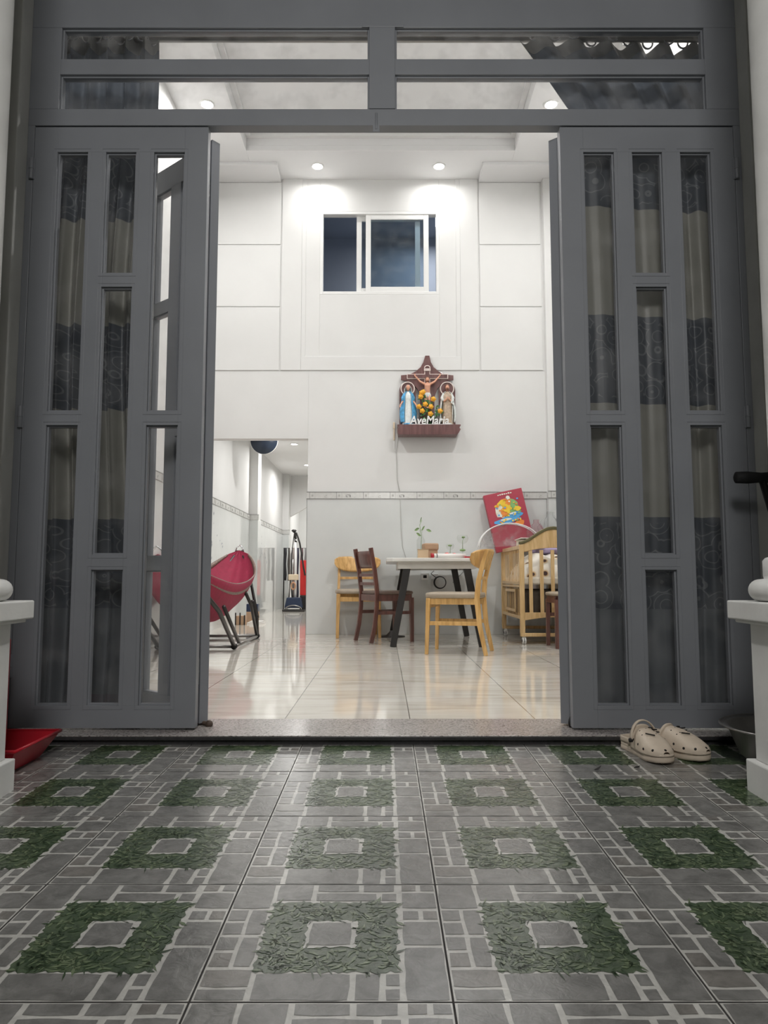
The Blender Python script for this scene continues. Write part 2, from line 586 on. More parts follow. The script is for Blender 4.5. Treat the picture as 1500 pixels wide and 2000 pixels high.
def empty(name, loc, rz=0, label=None, cat=None, group=None, kind=None, rot=None):
    o = bpy.data.objects.new(name, None)
    o.empty_display_size = 0.1
    COL.objects.link(o)
    o.location = loc
    o.rotation_euler = rot if rot else (0, 0, rz)
    return tag(o, label, cat, group, kind)

def copy_tree(o, parent=None):
    c = o.copy()
    COL.objects.link(c)
    if parent:
        c.parent = parent
    for ch in list(o.children):
        copy_tree(ch, c)
    return c

def gz(y):
    return -0.021 - 0.0255 * (2.7 - y)

# ============================================================ SETTING
XL, XR = -1.92, 1.92          # inner side walls
YF = 2.78                      # front face of the steel front
YB = 7.59                      # back wall of the room
ZC = 4.90
BZ0, BZ1 = 1.40, 1.469         # tile border

# ---- porch floor: 40 cm printed tiles
def porch_floor():
    mb = MB()
    T = 0.4
    ox, oy = 0.105, 1.166 - 2.70
    i0, i1 = -8, 7
    j0, j1 = -7, 3
    # stones as x0,x1,y0,y1 fractions (y away from the viewer)
    g = 0.012
    st = [
        (0.0, 0.20, 0.0, 0.08), (0.0, 0.20, 0.10, 0.215), (0.0, 0.095, 0.24, 0.345), (0.0, 0.095, 0.37, 0.475), (0.0, 0.095, 0.50, 0.60),
        (0.0, 0.095, 0.625, 0.72), (0.115, 0.185, 0.24, 0.47), (0.115, 0.185, 0.50, 0.72), (0.0, 0.185, 0.745, 1.0),
        (0.225, 0.60, 0.0, 0.185), (0.625, 0.72, 0.0, 0.185), (0.745, 0.80, 0.0, 0.08), (0.745, 0.80, 0.105, 0.185),
        (0.825, 1.0, 0.0, 0.385), (0.825, 1.0, 0.41, 0.61), (0.825, 0.90, 0.635, 0.715), (0.92, 1.0, 0.635, 0.715),
        (0.825, 1.0, 0.745, 0.90), (0.825, 0.90, 0.925, 1.0), (0.92, 1.0, 0.925, 1.0),
        (0.21, 0.38, 0.825, 1.0), (0.405, 0.61, 0.92, 1.0), (0.405, 0.70, 0.82, 0.895), (0.635, 0.79, 0.92, 1.0), (0.725, 0.80, 0.82, 0.895),
    ]
    rnd = random.Random(3)
    polys = []
    for k, (a, b_, c, d) in enumerate(st):
        a2, b2, c2, d2 = a + 0.012 * (a == 0) - .002, b_ + .002 - 0.012 * (b_ == 1), c + 0.012 * (c == 0) - .002, d + .002 - 0.012 * (d == 1)
        pts = []
        for (p, q) in (((a2, c2), (b2, c2)), ((b2, c2), (b2, d2)), ((b2, d2), (a2, d2)), ((a2, d2), (a2, c2))):
            L = math.hypot(q[0] - p[0], q[1] - p[1])
            n = max(1, int(L / 0.06))
            dx, dy = (q[0] - p[0]) / L, (q[1] - p[1]) / L
            for u in range(n):
                f = (u + (0.5 if n == 2 and False else 0)) / n
                jit = rnd.uniform(-0.0035, 0.0035)
                x = p[0] + (q[0] - p[0]) * f + dy * jit
                y = p[1] + (q[1] - p[1]) * f - dx * jit
                if u == 0:   # soften the corners
                    cxm, cym = (a2 + b2) / 2, (c2 + d2) / 2
                    x += math.copysign(0.003, cxm - x)
                    y += math.copysign(0.003, cym - y)
                pts.append((min(max(x, 0.006), 0.994), min(max(y, 0.006), 0.994)))
        polys.append((pts, 0 if rnd.random() < 0.7 else 1))
    # grass square with ragged edge, and blades
    gr = []
    for (p, q) in (((0.2, 0.2), (0.8, 0.2)), ((0.8, 0.2), (0.8, 0.8)), ((0.8, 0.8), (0.2, 0.8)), ((0.2, 0.8), (0.2, 0.2))):
        for u in range(34):
            f = u / 34
            o_ = rnd.uniform(-0.011, 0.011)
            dx, dy = (q[0] - p[0]) / 0.6, (q[1] - p[1]) / 0.6
            gr.append((p[0] + (q[0] - p[0]) * f + dy * o_, p[1] + (q[1] - p[1]) * f - dx * o_))
    blades = []
    for k in range(420):
        x, y = rnd.uniform(0.205, 0.795), rnd.uniform(0.205, 0.795)
        if 0.39 < x < 0.61 and 0.39 < y < 0.61:
            continue
        edge = max(abs(x - 0.5), abs(y - 0.5)) > 0.28
        a = rnd.uniform(0, 2 * PI)
        L = rnd.uniform(0.03, 0.085)
        wd = rnd.uniform(0.004, 0.010)
        bend = rnd.uniform(-0.5, 0.5)
        p0 = (x, y)
        p1 = (x + L * .5 * math.cos(a), y + L * .5 * math.sin(a))
        p2 = (p1[0] + L * .5 * math.cos(a + bend), p1[1] + L * .5 * math.sin(a + bend))
        nx, ny = -math.sin(a) * wd, math.cos(a) * wd
        blades.append(([(p0[0] - nx * .5, p0[1] - ny * .5), (p1[0] - nx, p1[1] - ny), p2, (p1[0] + nx, p1[1] + ny), (p0[0] + nx * .5, p0[1] + ny * .5)], 4 if rnd.random() < 0.55 else 5))
    centre_pale = []
    for k in range(4):
        a, b_ = [((0.385, 0.385), (0.615, 0.385)), ((0.615, 0.385), (0.615, 0.615)), ((0.615, 0.615), (0.385, 0.615)), ((0.385, 0.615), (0.385, 0.385))][k]
        for u in range(14):
            f = u / 14
            j = rnd.uniform(-0.010, 0.008)
            dx, dy = (b_[0] - a[0]) / .23, (b_[1] - a[1]) / .23
            centre_pale.append((a[0] + (b_[0] - a[0]) * f + dy * j, a[1] + (b_[1] - a[1]) * f - dx * j))
    centre = [(0.41, 0.405), (0.5, 0.40), (0.59, 0.41), (0.592, 0.5), (0.586, 0.592), (0.5, 0.597), (0.412, 0.59), (0.405, 0.5)]
    mb.box(ox + i0 * T, ox + i1 * T, oy + j0 * T, oy + j1 * T + 0.4, -0.02, -0.0006, 6)
    z1, z2, z3, z4 = 0.0, 0.0007, 0.0014, 0.0020
    def flat(pts, X, Y, z, mi):
        mb.add([(X + p[0] * T, Y + p[1] * T, z) for p in pts], [tuple(range(len(pts)))], mi)
    for i in range(i0, i1):
        for j in range(j0, j1 + 1):
            X, Y = ox + i * T, oy + j * T
            q = 0.0045
            mb.add([(X + q * T, Y + q * T, z1), (X + T - q * T, Y + q * T, z1), (X + T - q * T, Y + T - q * T, z1), (X + q * T, Y + T - q * T, z1)], [(0, 1, 2, 3)], 2)
            for pts, mi in polys:
                flat(pts, X, Y, z2, mi)
            flat(gr, X, Y, z2, 3)
            flat(centre_pale, X, Y, z3, 2)
            flat(centre, X, Y, z4, 0)
            if Y > -2.5 and abs(X) < 2.3:
                for pts, mi in blades:
                    flat(pts, X, Y, z3, mi)
    o = mb.build('floor.001', ['stone', 'stone2', 'mortar', 'grass', 'blade', 'blade2', 'grout'], recalc=False, loc=(0, 2.70, -0.021), rot=(R(1.46), 0, 0))
    tag(o, 'porch floor of printed tiles with grey stones and green grass squares', 'floor', kind='structure')
    # crop the far row at the step
    bm = bmesh.new()
    bm.from_mesh(o.data)
    geom = bm.verts[:] + bm.edges[:] + bm.faces[:]
    bmesh.ops.bisect_plane(bm, geom=geom, plane_co=(0, 0.02, 0), plane_no=(0, 1, 0), clear_outer=True)
    bm.to_mesh(o.data)
    bm.free()
porch_floor()

# ---- inner floor and threshold
mb = MB().box(XL - 0.1, XR + 0.1, 3.00, 16.6, -0.06, 0.0)
tag(mb.build('floor', 'marble'), 'polished cream marble tile floor of the room and hallway', 'floor', kind='structure')
mb = MB().box(-1.9, 1.9, 2.70, 3.00, -0.10, -0.002, 1).box(-1.9, 1.9, 2.685, 3.00, -0.002, 0.0105, 1).box(-1.9, 1.9, 2.6855, 3.00, 0.0105, 0.014, 0)
tag(mb.build('trim_1', ['granite', 'granite_side'], bevel=0.002), 'speckled granite door sill above the porch step', 'door sill', kind='structure')

# ---- side walls of the room and hallway, with glossy wainscot and border
def motif_strip(mb, along, fixed, a0, a1, sgn):
    # border strip: fine lines and small motifs raised 1 mm; along = 'x' or 'y'
    def b(a, b_, z0, z1, dpt, m):
        lo, hi = sorted((fixed, fixed + sgn * dpt))
        if along == 'x':
            mb.box(a, b_, lo, hi, z0, z1, m)
        else:
            mb.box(lo, hi, a, b_, z0, z1, m)
    b(a0, a1, BZ0, BZ1, 0.010, 0)
    b(a0, a1, BZ1, BZ1 + 0.006, 0.013, 1)
    b(a0, a1, BZ0 + 0.001, BZ0 + 0.005, 0.0115, 1)
    a = a0 + 0.03
    k = 0
    rnd = random.Random(5)
    while a < a1 - 0.12:
        b(a, a + 0.004, BZ0 + .005, BZ1, 0.0115, 1)
        b(a + 0.055, a + 0.058, BZ0 + .005, BZ1, 0.0112, 2)
        b(a + 0.020, a + 0.040, BZ0 + 0.024, BZ0 + 0.046, 0.0115, 2)
        if k % 2:
            b(a + 0.10, a + 0.125, BZ0 + 0.018, BZ0 + 0.024, 0.0115, 1)
            b(a + 0.10, a + 0.106, BZ0 + 0.024, BZ0 + 0.044, 0.0115, 1)
            b(a + 0.112, a + 0.145, BZ0 + 0.038, BZ0 + 0.044, 0.0115, 1)
            b(a + 0.138, a + 0.150, BZ0 + 0.018, BZ0 + 0.040, 0.0115, 1)
            b(a + 0.18, a + 0.20, BZ0 + 0.014, BZ0 + 0.018, 0.0115, 2)
        else:
            b(a + 0.155, a + 0.185, BZ0 + 0.015, BZ0 + 0.019, 0.0115, 2)
            b(a + 0.160, a + 0.164, BZ0 + 0.019, BZ0 + 0.036, 0.0115, 2)
            b(a + 0.170, a + 0.182, BZ0 + 0.030, BZ0 + 0.040, 0.0115, 2)
        a += 0.28
        k += 1
M['border'] = mat('border_tile', (0.62, 0.62, 0.60), 0.2, var=0.06, scale=30)
M['borderline'] = mat('border_line', (0.22, 0.22, 0.21), 0.3)
M['bordermid'] = mat('border_motif', (0.42, 0.42, 0.40), 0.3)
M['print'] = mat('grey_flower_print', (0.34, 0.37, 0.40), 0.12, var=0.3, scale=60)
BM_ = ['border', 'borderline', 'bordermid']

mb = MB()
mb.box(XL - 0.1, XL, 2.9, 14.1, -0.05, 5.3, 0)
mb.box(XL, XL + 0.008, 3.06, 14.0, 0, BZ0, 1)
# pilasters in the hallway
for y in (10.35, 13.75):
    mb.box(XL, XL + 0.12, y, y + 0.25, 0, 2.54, 0)
    mb.box(XL, XL + 0.128, y - 0.008, y + 0.258, 0, BZ0, 1)
tag(mb.build('wall_left', ['wall', 'tileglass']), 'white left wall with glossy grey tiled lower half', 'wall', kind='structure')
mb = MB()
motif_strip(mb, 'y', XL + 0.004, 3.1, 10.34, 1)
motif_strip(mb, 'y', XL + 0.004, 10.62, 13.74, 1)
for y in (10.342, 13.742):
    mb.box(XL, XL + 0.138, y - 0.008, y + 0.02, BZ0, BZ1, 0)
    mb.box(XL, XL + 0.14, y - 0.010, y + 0.02, BZ1, BZ1 + 0.006, 1)
# grey printed flower tiles on the left wall
rnd = random.Random(11)
for yc in (4.9, 8.3, 11.6):
    for k in range(16):
        yy, zz = yc + rnd.uniform(-0.35, 0.35), 0.98 + rnd.gauss(0, 0.12)
        s_ = rnd.uniform(0.01, 0.03)
        mb.add([(XL + 0.0092, yy - s_, zz), (XL + 0.0092, yy, zz - s_ * 0.7), (XL + 0.0092, yy + s_, zz + s_ * .3), (XL + 0.0092, yy + s_ * .2, zz + s_)], [(0, 1, 2, 3)], 3)
tag(mb.build('trim_2', BM_ + ['print'], recalc=False), 'decorative tile border running along the left wall', 'tile border', kind='structure')

mb = MB()
mb.box(XR, XR + 0.1, 2.9, 7.7, -0.05, 5.3, 0)
mb.box(XR - 0.008, XR, 3.06, 7.59, 0, BZ0, 1)
mb.box(1.71, XR, 7.50, 7.59, 0, ZC, 0)
mb.box(1.70, XR, 7.492, 7.58, 0, BZ0, 1)
tag(mb.build('wall_right', ['wall', 'tileglass']), 'white right wall with corner pier beside the cot', 'wall', kind='structure')
mb = MB()
motif_strip(mb, 'x', 7.495, 1.695, 1.92, -1)
tag(mb.build('trim_3', BM_), 'short piece of tile border around the corner pier', 'tile border', kind='structure')

# ---- back wall
mb = MB()
xo = -0.80                      # right jamb of the hallway opening
WX0, WX1, WZ0, WZ1 = -0.69, 0.595, 3.61, 4.54
mb.box(xo, XR, YB, YB + 0.12, 0, 2.77, 0)
mb.box(XL - 0.1, xo, YB, YB + 0.12, 2.04, 2.77, 0)
# upper part around the window
mb.box(XL - 0.1, WX0, YB, YB + 0.12, 2.77, 5.3, 0)
mb.box(WX1, XR + .1, YB, YB + 0.12, 2.77, 5.3, 0)
mb.box(WX0, WX1, YB, YB + 0.12, 2.77, WZ0, 0)
mb.box(WX0, WX1, YB, YB + 0.12, WZ1, 5.3, 0)
# side bays: three raised blocks each
for (a, b_) in ((XL, -1.115), (1.03, 1.69)):
    for (z0, z1) in ((2.775, 3.459), (3.474, 4.149), (4.164, 4.86)):
        mb.box(a, b_, YB - 0.009, YB, z0, z1, 0)
# centre: outer field and raised frame round the recessed inner field
mb.box(-1.10, -0.885, YB - 0.011, YB, 2.775, ZC, 0)
mb.box(0.82, 1.015, YB - 0.011, YB, 2.775, ZC, 0)
mb.box(-0.885, 0.82, YB - 0.011, YB, 2.775, 2.925, 0)
mb.box(-0.885, -0.84, YB - 0.006, YB, 2.925, ZC, 0)
mb.box(0.775, 0.82, YB - 0.006, YB, 2.925, ZC, 0)
# wainscot
mb.box(xo - 0.008, 1.70, YB - 0.008, YB, 0, BZ0, 1)
mb.box(xo - 0.008, xo, YB - 0.008, YB + 0.13, 0, BZ0, 1)
tag(mb.build('wall_back', ['wall', 'tileglass'], bevel=0.003), 'tall white back wall with raised panels and an opening to the hallway', 'wall', kind='structure')
mb = MB()
motif_strip(mb, 'x', YB - 0.004, xo - 0.008, 1.70, -1)
mb.box(xo - 0.01, xo + 0.0, YB - 0.012, YB + 0.13, BZ0, BZ1 + .006, 0)
tag(mb.build('trim_4', BM_), 'decorative tile border along the back wall behind the table', 'tile border', kind='structure')

# window high on the back wall
wn = empty('window_2', ((WX0 + WX1) / 2, YB, WZ0), label='white sliding window high on the back wall, half open onto a dark room', cat='window', kind='structure')
hw, hh = (WX1 - WX0) / 2, WZ1 - WZ0
def rect_frame(mb, x0, x1, z0, z1, t, y0, y1, m=0):
    mb.box(x0, x0 + t, y0, y1, z0, z1, m)
    mb.box(x1 - t, x1, y0, y1, z0, z1, m)
    mb.box(x0 + t, x1 - t, y0, y1, z0, z0 + t, m)
    mb.box(x0 + t, x1 - t, y0, y1, z1 - t, z1, m)
mb = MB()
rect_frame(mb, -hw, hw, 0, hh, 0.033, 0.0, 0.08)
mb.build('window_frame', 'whitepl', wn, bevel=0.003)
for nm, x0, x1, y0 in (('sash', -0.25, 0.44, 0.048), ('sash', -0.15, 0.53, 0.008)):
    mb = MB()
    rect_frame(mb, x0, x1, 0.033, hh - 0.033, 0.055, y0, y0 + 0.03)
    sa = mb.build(nm, 'whitepl', wn, bevel=0.003)
    MB().box(x0 + .05, x1 - .05, y0 + .012, y0 + .017, .085, hh - .085).build('pane', 'darkglass', sa)
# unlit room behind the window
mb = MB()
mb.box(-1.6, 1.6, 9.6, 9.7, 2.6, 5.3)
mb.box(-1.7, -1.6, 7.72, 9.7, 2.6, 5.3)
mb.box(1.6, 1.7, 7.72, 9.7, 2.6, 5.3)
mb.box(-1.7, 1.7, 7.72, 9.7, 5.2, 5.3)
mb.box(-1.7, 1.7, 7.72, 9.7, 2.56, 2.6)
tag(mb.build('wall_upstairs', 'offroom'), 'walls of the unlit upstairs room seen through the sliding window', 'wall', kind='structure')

# ---- ceiling of the room with a raised centre field
mb = MB()
tx0, tx1, ty0, ty1, tz = -1.40, 1.33, 3.6, 7.05, 5.06
mb.box(XL - .1, tx0, 2.7, 7.7, ZC, ZC + .06)
mb.box(tx1, XR + .1, 2.7, 7.7, ZC, ZC + .06)
mb.box(tx0, tx1, 2.7, ty0, ZC, ZC + .06)
mb.box(tx0, tx1, ty1, 7.7, ZC, ZC + .06)
mb.box(tx0 - .02, tx1 + .02, ty0 - .02, ty1 + .02, tz, tz + .05)
mb.box(tx0 - .02, tx0, ty0 - .02, ty1 + .02, ZC + .06, tz + .02)
mb.box(tx1, tx1 + .02, ty0 - .02, ty1 + .02, ZC + .06, tz + .02)
mb.box(tx0 - .01, tx1 + .01, ty0 - .02, ty0, ZC + .06, tz + .02)
mb.box(tx0 - .01, tx1 + .01, ty1, ty1 + .02, ZC + .06, tz + .02)
# side soffits over the two wall bays
mb.box(XL, -1.115, 7.25, YB, ZC - 0.035, ZC)
mb.box(1.03, XR, 7.25, YB, ZC - 0.035, ZC)
# inner moulding line of the raised field
mb.box(tx0 + .001, tx0 + .05, ty0 + .001, ty1 - .051, tz - .03, tz - .001)
mb.box(tx1 - .05, tx1 - .001, ty0 + .001, ty1 - .051, tz - .03, tz - .001)
mb.box(tx0 + .001, tx1 - .001, ty1 - .05, ty1 - .001, tz - .03, tz - .001)
tag(mb.build('ceiling', 'ceil', bevel=0.003), 'white room ceiling with a raised centre field', 'ceiling', kind='structure')

# ---- hallway
mb = MB().box(XL - .1, 0.6, 7.71, 16.6, 2.54, 2.6)
tag(mb.build('ceiling.001', 'ceil'), 'lower white ceiling of the hallway', 'ceiling', kind='structure')
mb = MB()
mb.box(0.4, 0.5, 7.71, 16.6, 0, 2.54, 0)
tag(mb.build('wall_hallway_right', 'wall'), 'right wall of the hallway, behind the back wall', 'wall', kind='structure')
mb = MB()
mb.prism([(XL, 1.72), (-1.86, 1.72), (-0.9, 2.28), (0.4, 2.5), (0.4, 2.54), (XL, 2.54)], 14.0, 14.1, 'y', 0)
mb.box(XL, -1.86, 14.0, 14.1, 0, 1.73, 0)
tag(mb.build('wall_hallway_end', 'wall'), 'end wall of the hallway with a sloped opening', 'wall', kind='structure')
mb = MB()
mb.box(XL - .1, XL, 14.0, 16.6, 0, 2.54)
mb.box(XL - .1, 0.5, 16.5, 16.6, 0, 2.54)
tag(mb.build('wall_kitchen', 'wall'), 'bright white wall of the room past the hallway', 'wall', kind='structure')

# ---- front wall
mb = MB()
FX = 1.43
ZT = 2.98
for s in (-1, 1):
    a, b_ = sorted((s * FX, s * 1.485))
    mb.box(a, b_, 2.70, 2.92, -0.15, 5.3)
    a, b_ = sorted((s * 1.492, s * 3.2))
    mb.box(a, b_, 2.66, 2.92, -0.15, 5.3)
    a, b_ = sorted((s * 1.484, s * 1.493))
    mb.box(a, b_, 2.73, 2.92, -0.15, 5.3)
mb.box(-FX, FX, 2.70, 2.92, ZT, 5.3)
M['wall_front_shaded'] = mat('front_wall_shaded_paint', (0.60, 0.60, 0.57), 0.65, var=0.08, scale=5, bump=0.25, bscale=30)  # porch white toned down: shade on the front wall put into its colour
tag(mb.build('wall_front', 'wall_front_shaded', bevel=0.004), 'white plastered front wall around the grey steel doorway', 'wall', kind='structure')
mb = MB()
mb.box(-3.3, 3.3, -2.6, -2.5, -0.3, 3.3)
for s in (-1, 1):
    a, b_ = sorted((s * 3.2, s * 3.3))
    mb.box(a, b_, -2.6, 2.7, -0.3, 3.3)
mb.build('wall_street', mat('street_wall', (0.10, 0.10, 0.11), 0.8, var=0.2, scale=3))['kind'] = 'structure'
bpy.data.objects['wall_street']['label'] = 'dark garden walls enclosing the porch behind the viewer'

# ============================================================ STEEL FRONT
# fixed frame and transom window
OX = 0.705                     # half width of the open doorway
LZ0, LZ1 = 0.022, 2.383        # leaf bottom and top
LW = 0.695
tr = empty('window_1', (0, YF, 2.39), label='grey steel transom with four long glass panes over the doorway', cat='window', kind='structure')
mb = MB()
fy0, fy1 = 0.0, 0.05
zz = [0.0, 2.46 - 2.39, 2.608 - 2.39, 2.674 - 2.39, 2.81 - 2.39, ZT - 2.39]
xs = [-1.43, -1.31, -0.06, 0.045, 1.30, 1.43]
mb.box(xs[0], xs[5], fy0, fy1, zz[0], zz[1])
mb.box(xs[1], xs[4], fy0, fy1, zz[2], zz[3])
mb.box(xs[0], xs[5], fy0, fy1, zz[4], zz[5])
mb.box(xs[0], xs[1], fy0, fy1, zz[1], zz[4])
mb.box(xs[2], xs[3], fy0 - .004, fy1, zz[1], zz[4])
mb.box(xs[4], xs[5], fy0, fy1, zz[1], zz[4])
mb.box(-0.09, 0.08, -0.004, 0.0, zz[4], zz[4] + 0.012)
# glazing beads
for (a, b_) in ((xs[1], xs[2]), (xs[3], xs[4])):
    for (c, d) in ((zz[1], zz[2]), (zz[3], zz[4])):
        rect_frame(mb, a, b_, c, d, 0.007, 0.012, 0.04)
mb.build('transom_frame', 'steel', tr, bevel=0.002)
for (a, b_) in ((xs[1], xs[2]), (xs[3], xs[4])):
    for (c, d) in ((zz[1], zz[2]), (zz[3], zz[4])):
        MB().box(a + .003, b_ - .003, 0.024, 0.029, c + .003, d - .003).build('pane', 'dustglass', tr)
mb = MB().box(-0.045, -0.018, -0.006, 0.0, -0.030, 0.0)
mb.tube([(-0.031, -0.004, -0.02), (-0.031, -0.004, 0.05)], 0.005)
mb.build('bolt_keeper', 'steel', tr, bevel=0.001)

jm = empty('trim_5', (0, YF, 0), label='grey steel door jambs on both sides of the doorway', cat='door frame', kind='structure')
for s in (-1, 1):
    a, b_ = sorted((s * 1.402, s * 1.43))
    MB().box(a, b_, 0, 0.05, 0.0, 2.39).build('jamb', 'steel', jm, bevel=0.002)

P1 = [(0.016, 0), ]
def leaf_mesh():
    # leaf from x=0 (outer side) to LW; openings as in the photo
    c = [0.093, 0.215, 0.287, 0.408, 0.48, 0.602]
    holes = [(c[0], c[1], 0.104, 1.168), (c[0], c[1], 1.223, 2.278),
             (c[2], c[3], 0.104, 0.610), (c[2], c[3], 0.668, 1.721), (c[2], c[3], 1.777, 2.278),
             (c[4], c[5], 0.104, 1.168), (c[4], c[5], 1.223, 2.278)]
    mb = MB()
    t0, t1 = 0.0, 0.04
    mb.box(0, c[0], t0, t1, LZ0, LZ1)
    mb.box(c[1], c[2], t0, t1, 0.104, 2.278)
    mb.box(c[3], c[4], t0, t1, 0.104, 2.278)
    mb.box(c[5], LW, t0, t1, LZ0, LZ1)
    mb.box(c[0], c[5], t0, t1, LZ0, 0.104)
    mb.box(c[0], c[5], t0, t1, 2.278, LZ1)
    for a, b_, z0, z1 in ((c[0], c[1], 1.168, 1.223), (c[4], c[5], 1.168, 1.223), (c[2], c[3], 0.610, 0.668), (c[2], c[3], 1.721, 1.777)):
        mb.box(a, b_, t0, t1, z0, z1)
    for (a, b_, z0, z1) in holes:
        rect_frame(mb, a, b_, z0, z1, 0.006, 0.012, 0.034)
        # shallow sunk border pressed round each opening
        g = 0.014
        for (p, q, r_, s_) in ((a - g, b_ + g, z0 - g, z0 - g + .002), (a - g, b_ + g, z1 + g - .002, z1 + g), (a - g, a - g + .002, z0 - g, z1 + g), (b_ + g - .002, b_ + g, z0 - g, z1 + g)):
            mb.box(p, q, -0.0016, 0.0, r_, s_)
    return mb, holes

def make_leaf(name, loc, rz, flip, label, hinges):
    root = empty(name, loc, rz, label=label, cat='door', kind='structure')
    mb, holes = leaf_mesh()
    if flip:
        mb.v = [(-x, y, z) for x, y, z in mb.v]
    mb.build('leaf_frame', 'steel', root, bevel=0.002)
    for (a, b_, z0, z1) in holes:
        g = MB().box(a + .002, b_ - .002, 0.020, 0.025, z0 + .002, z1 - .002)
        if flip:
            g.v = [(-x, y, z) for x, y, z in g.v]
        g.build('pane', 'glass', root)
    for (hx, hy, hz, L, w_) in hinges:
        h = MB()
        h.tube([(hx, hy, hz - L / 2), (hx, hy, hz + L / 2)], 0.009, 12)
        h.tube([(hx, hy, hz - 0.002), (hx, hy, hz + 0.002)], 0.0105, 12)
        if w_:
            h.box(hx - w_, hx + w_, hy + 0.002, hy + 0.012, hz - L / 2, hz + L / 2)
        h.build('hinge', 'steel' if w_ else 'hinge', root, bevel=0.001)
    return root

outer_h = lambda s: [(s * -0.006, -0.006, z, 0.085, 0.012) for z in (2.205, 1.20, 0.25)]
d1 = make_leaf('door_1', (-1.400, YF, 0), 0, False, 'closed grey steel glazed leaf left of the open doorway, curtain behind two pane columns', outer_h(1))
d2 = make_leaf('door_2', (1.400, YF, 0), 0, True, 'closed grey steel glazed leaf right of the open doorway, curtain behind all panes', outer_h(-1))
# folded inner leaves: local x runs along the leaf away from the hinge end, local y is the thickness
aL = math.atan2(0.643, -0.766)
d3 = make_leaf('door_3', (-0.684, 2.894, 0), aL, False, 'grey steel leaf folded inward behind the left closed leaf', [(0.012, 0.046, z, 0.10, 0) for z in (2.19, 1.20, 0.22)])
aR = math.atan2(0.77, 0.64)
d4 = make_leaf('door_4', (0.712, 2.848, 0), aR, False, 'grey steel leaf folded inward behind the right closed leaf', [(0.012, -0.008, z, 0.10, 0) for z in (2.19, 1.20, 0.22)])
# bolts at the foot of the folded leaves
mb = MB()
mb.tube([(0.10, 0.02, 0.022), (0.0, 0.02, 0.022), (-0.03, 0.02, 0.022)], [0.008, 0.008, 0.008])
st = mb.build('door_stop', 'rubber', d3)
st.location = (0, 0, 0)
mb = MB().ball((-0.035, 0.02, 0.022), 0.015)
mb.build('stop_tip', 'rubber', st)
mb = MB()
mb.tube([(0.0 + 0.022 * math.cos(a) - .002, -0.006, 0.032 + 0.022 * math.sin(a)) for a in [R(d) for d in range(60, 330, 30)]], 0.0035)
mb.build('drop_bolt', 'black', d4)

# ============================================================ CURTAINS
def curtain(name, x_in, x_out, ybase, ztop, n, amp, label, side, seed):
    rnd = random.Random(seed)
    ph = [rnd.uniform(0, 6.28) for _ in range(6)]
    NU, NV = 220, 70
    def fn(u, v):
        z = 0.05 + (ztop - 0.05) * v
        xi = x_in(z)
        x = xi + (x_out - xi) * u
        wob = u * n * 2 * PI + 0.7 * math.sin(3.1 * z / 2 + ph[0]) + 0.5 * math.sin(7 * u + ph[1])
        a = amp(u, z)
        y = ybase(u, z) + a * math.sin(wob) + 0.25 * a * math.sin(2.3 * wob + ph[2])
        zz_ = z
        if v > 0.93:
            zz_ -= (v - 0.93) / 0.07 * 0.05 * (0.5 - 0.5 * math.cos(wob)) * (1 if side > 0 else 0.5)
        return (x + 0.25 * a * math.cos(wob), y, zz_)
    root = empty(name, (0, 0, 0), label=label, cat='curtain')
    mb = MB().grid(fn, NU, NV)
    for q in range(len(mb.f)):
        if q // NU >= NV - 2:
            mb.m[q] = 1
    c = mb.build('cloth', ['curtain', 'lining'], root, recalc=False)
    # eyelets along the heading
    k = int(n * 1.6)
    for i in range(k):
        u = (i + 0.5) / k
        p = fn(u, 0.97)
        e = MB()
        e.tube([(p[0] + 0.022 * math.cos(a), p[1] - 0.004, 2.93 + 0.026 * math.sin(a)) for a in [2 * PI * q / 16 for q in range(16)]], 0.004, 8, closed=True)
        e.build('eyelet', 'chrome', root)
    return root

curtain('curtain', lambda z: -1.0 + 0.02 * math.sin(z * 3), -1.66, lambda u, z: 2.985, 2.955, 9,
        lambda u, z: 0.024 + 0.006 * math.sin(z * 2), 'dark banded swirl-print curtain bunched behind the left closed leaf', -1, 4)
def xin_r(z):
    if z > 2.45:
        return 0.80 - (z - 2.45) / 0.5 * 0.22
    if z > 2.0:
        return 0.80
    return 0.80 - 0.0 * z
curtain('curtain', xin_r, 1.62, lambda u, z: (2.862 if z < 2.5 else 2.862 + (z - 2.5) / 0.45 * 0.12) + 0.08 * min(1, u * 1.2), 2.955, 7.5,
        lambda u, z: 0.006 + 0.020 * max(0, min(1, (u - 0.45) * 4)) + (0.012 if z > 2.5 else 0), 'dark banded swirl-print curtain spread behind the right closed leaf', 1, 9)
mb = MB().tube([(-1.72, 3.0, 2.93), (1.72, 3.0, 2.93)], 0.012, 12)
mb.ball((-1.735, 3.0, 2.93), 0.02).ball((1.735, 3.0, 2.93), 0.02)
rod = mb.build('curtain_rod', 'alu')
tag(rod, 'metal rod across the whole front wall carrying both curtains', 'curtain rod')
for x in (-1.66, 0.0, 1.66):
    MB().box(x - 0.01, x + 0.01, 2.90, 2.99, 2.945, 2.965).box(x - .01, x + .01, 2.99, 3.01, 2.915, 2.965).build('bracket', 'alu', rod)
mb = MB().box(XL, XR, 2.92, 3.10, 2.99, 3.09)
tag(mb.build('trim_6', 'wall', bevel=0.004), 'plain beam above the curtain rod inside the front wall', 'beam', kind='structure')

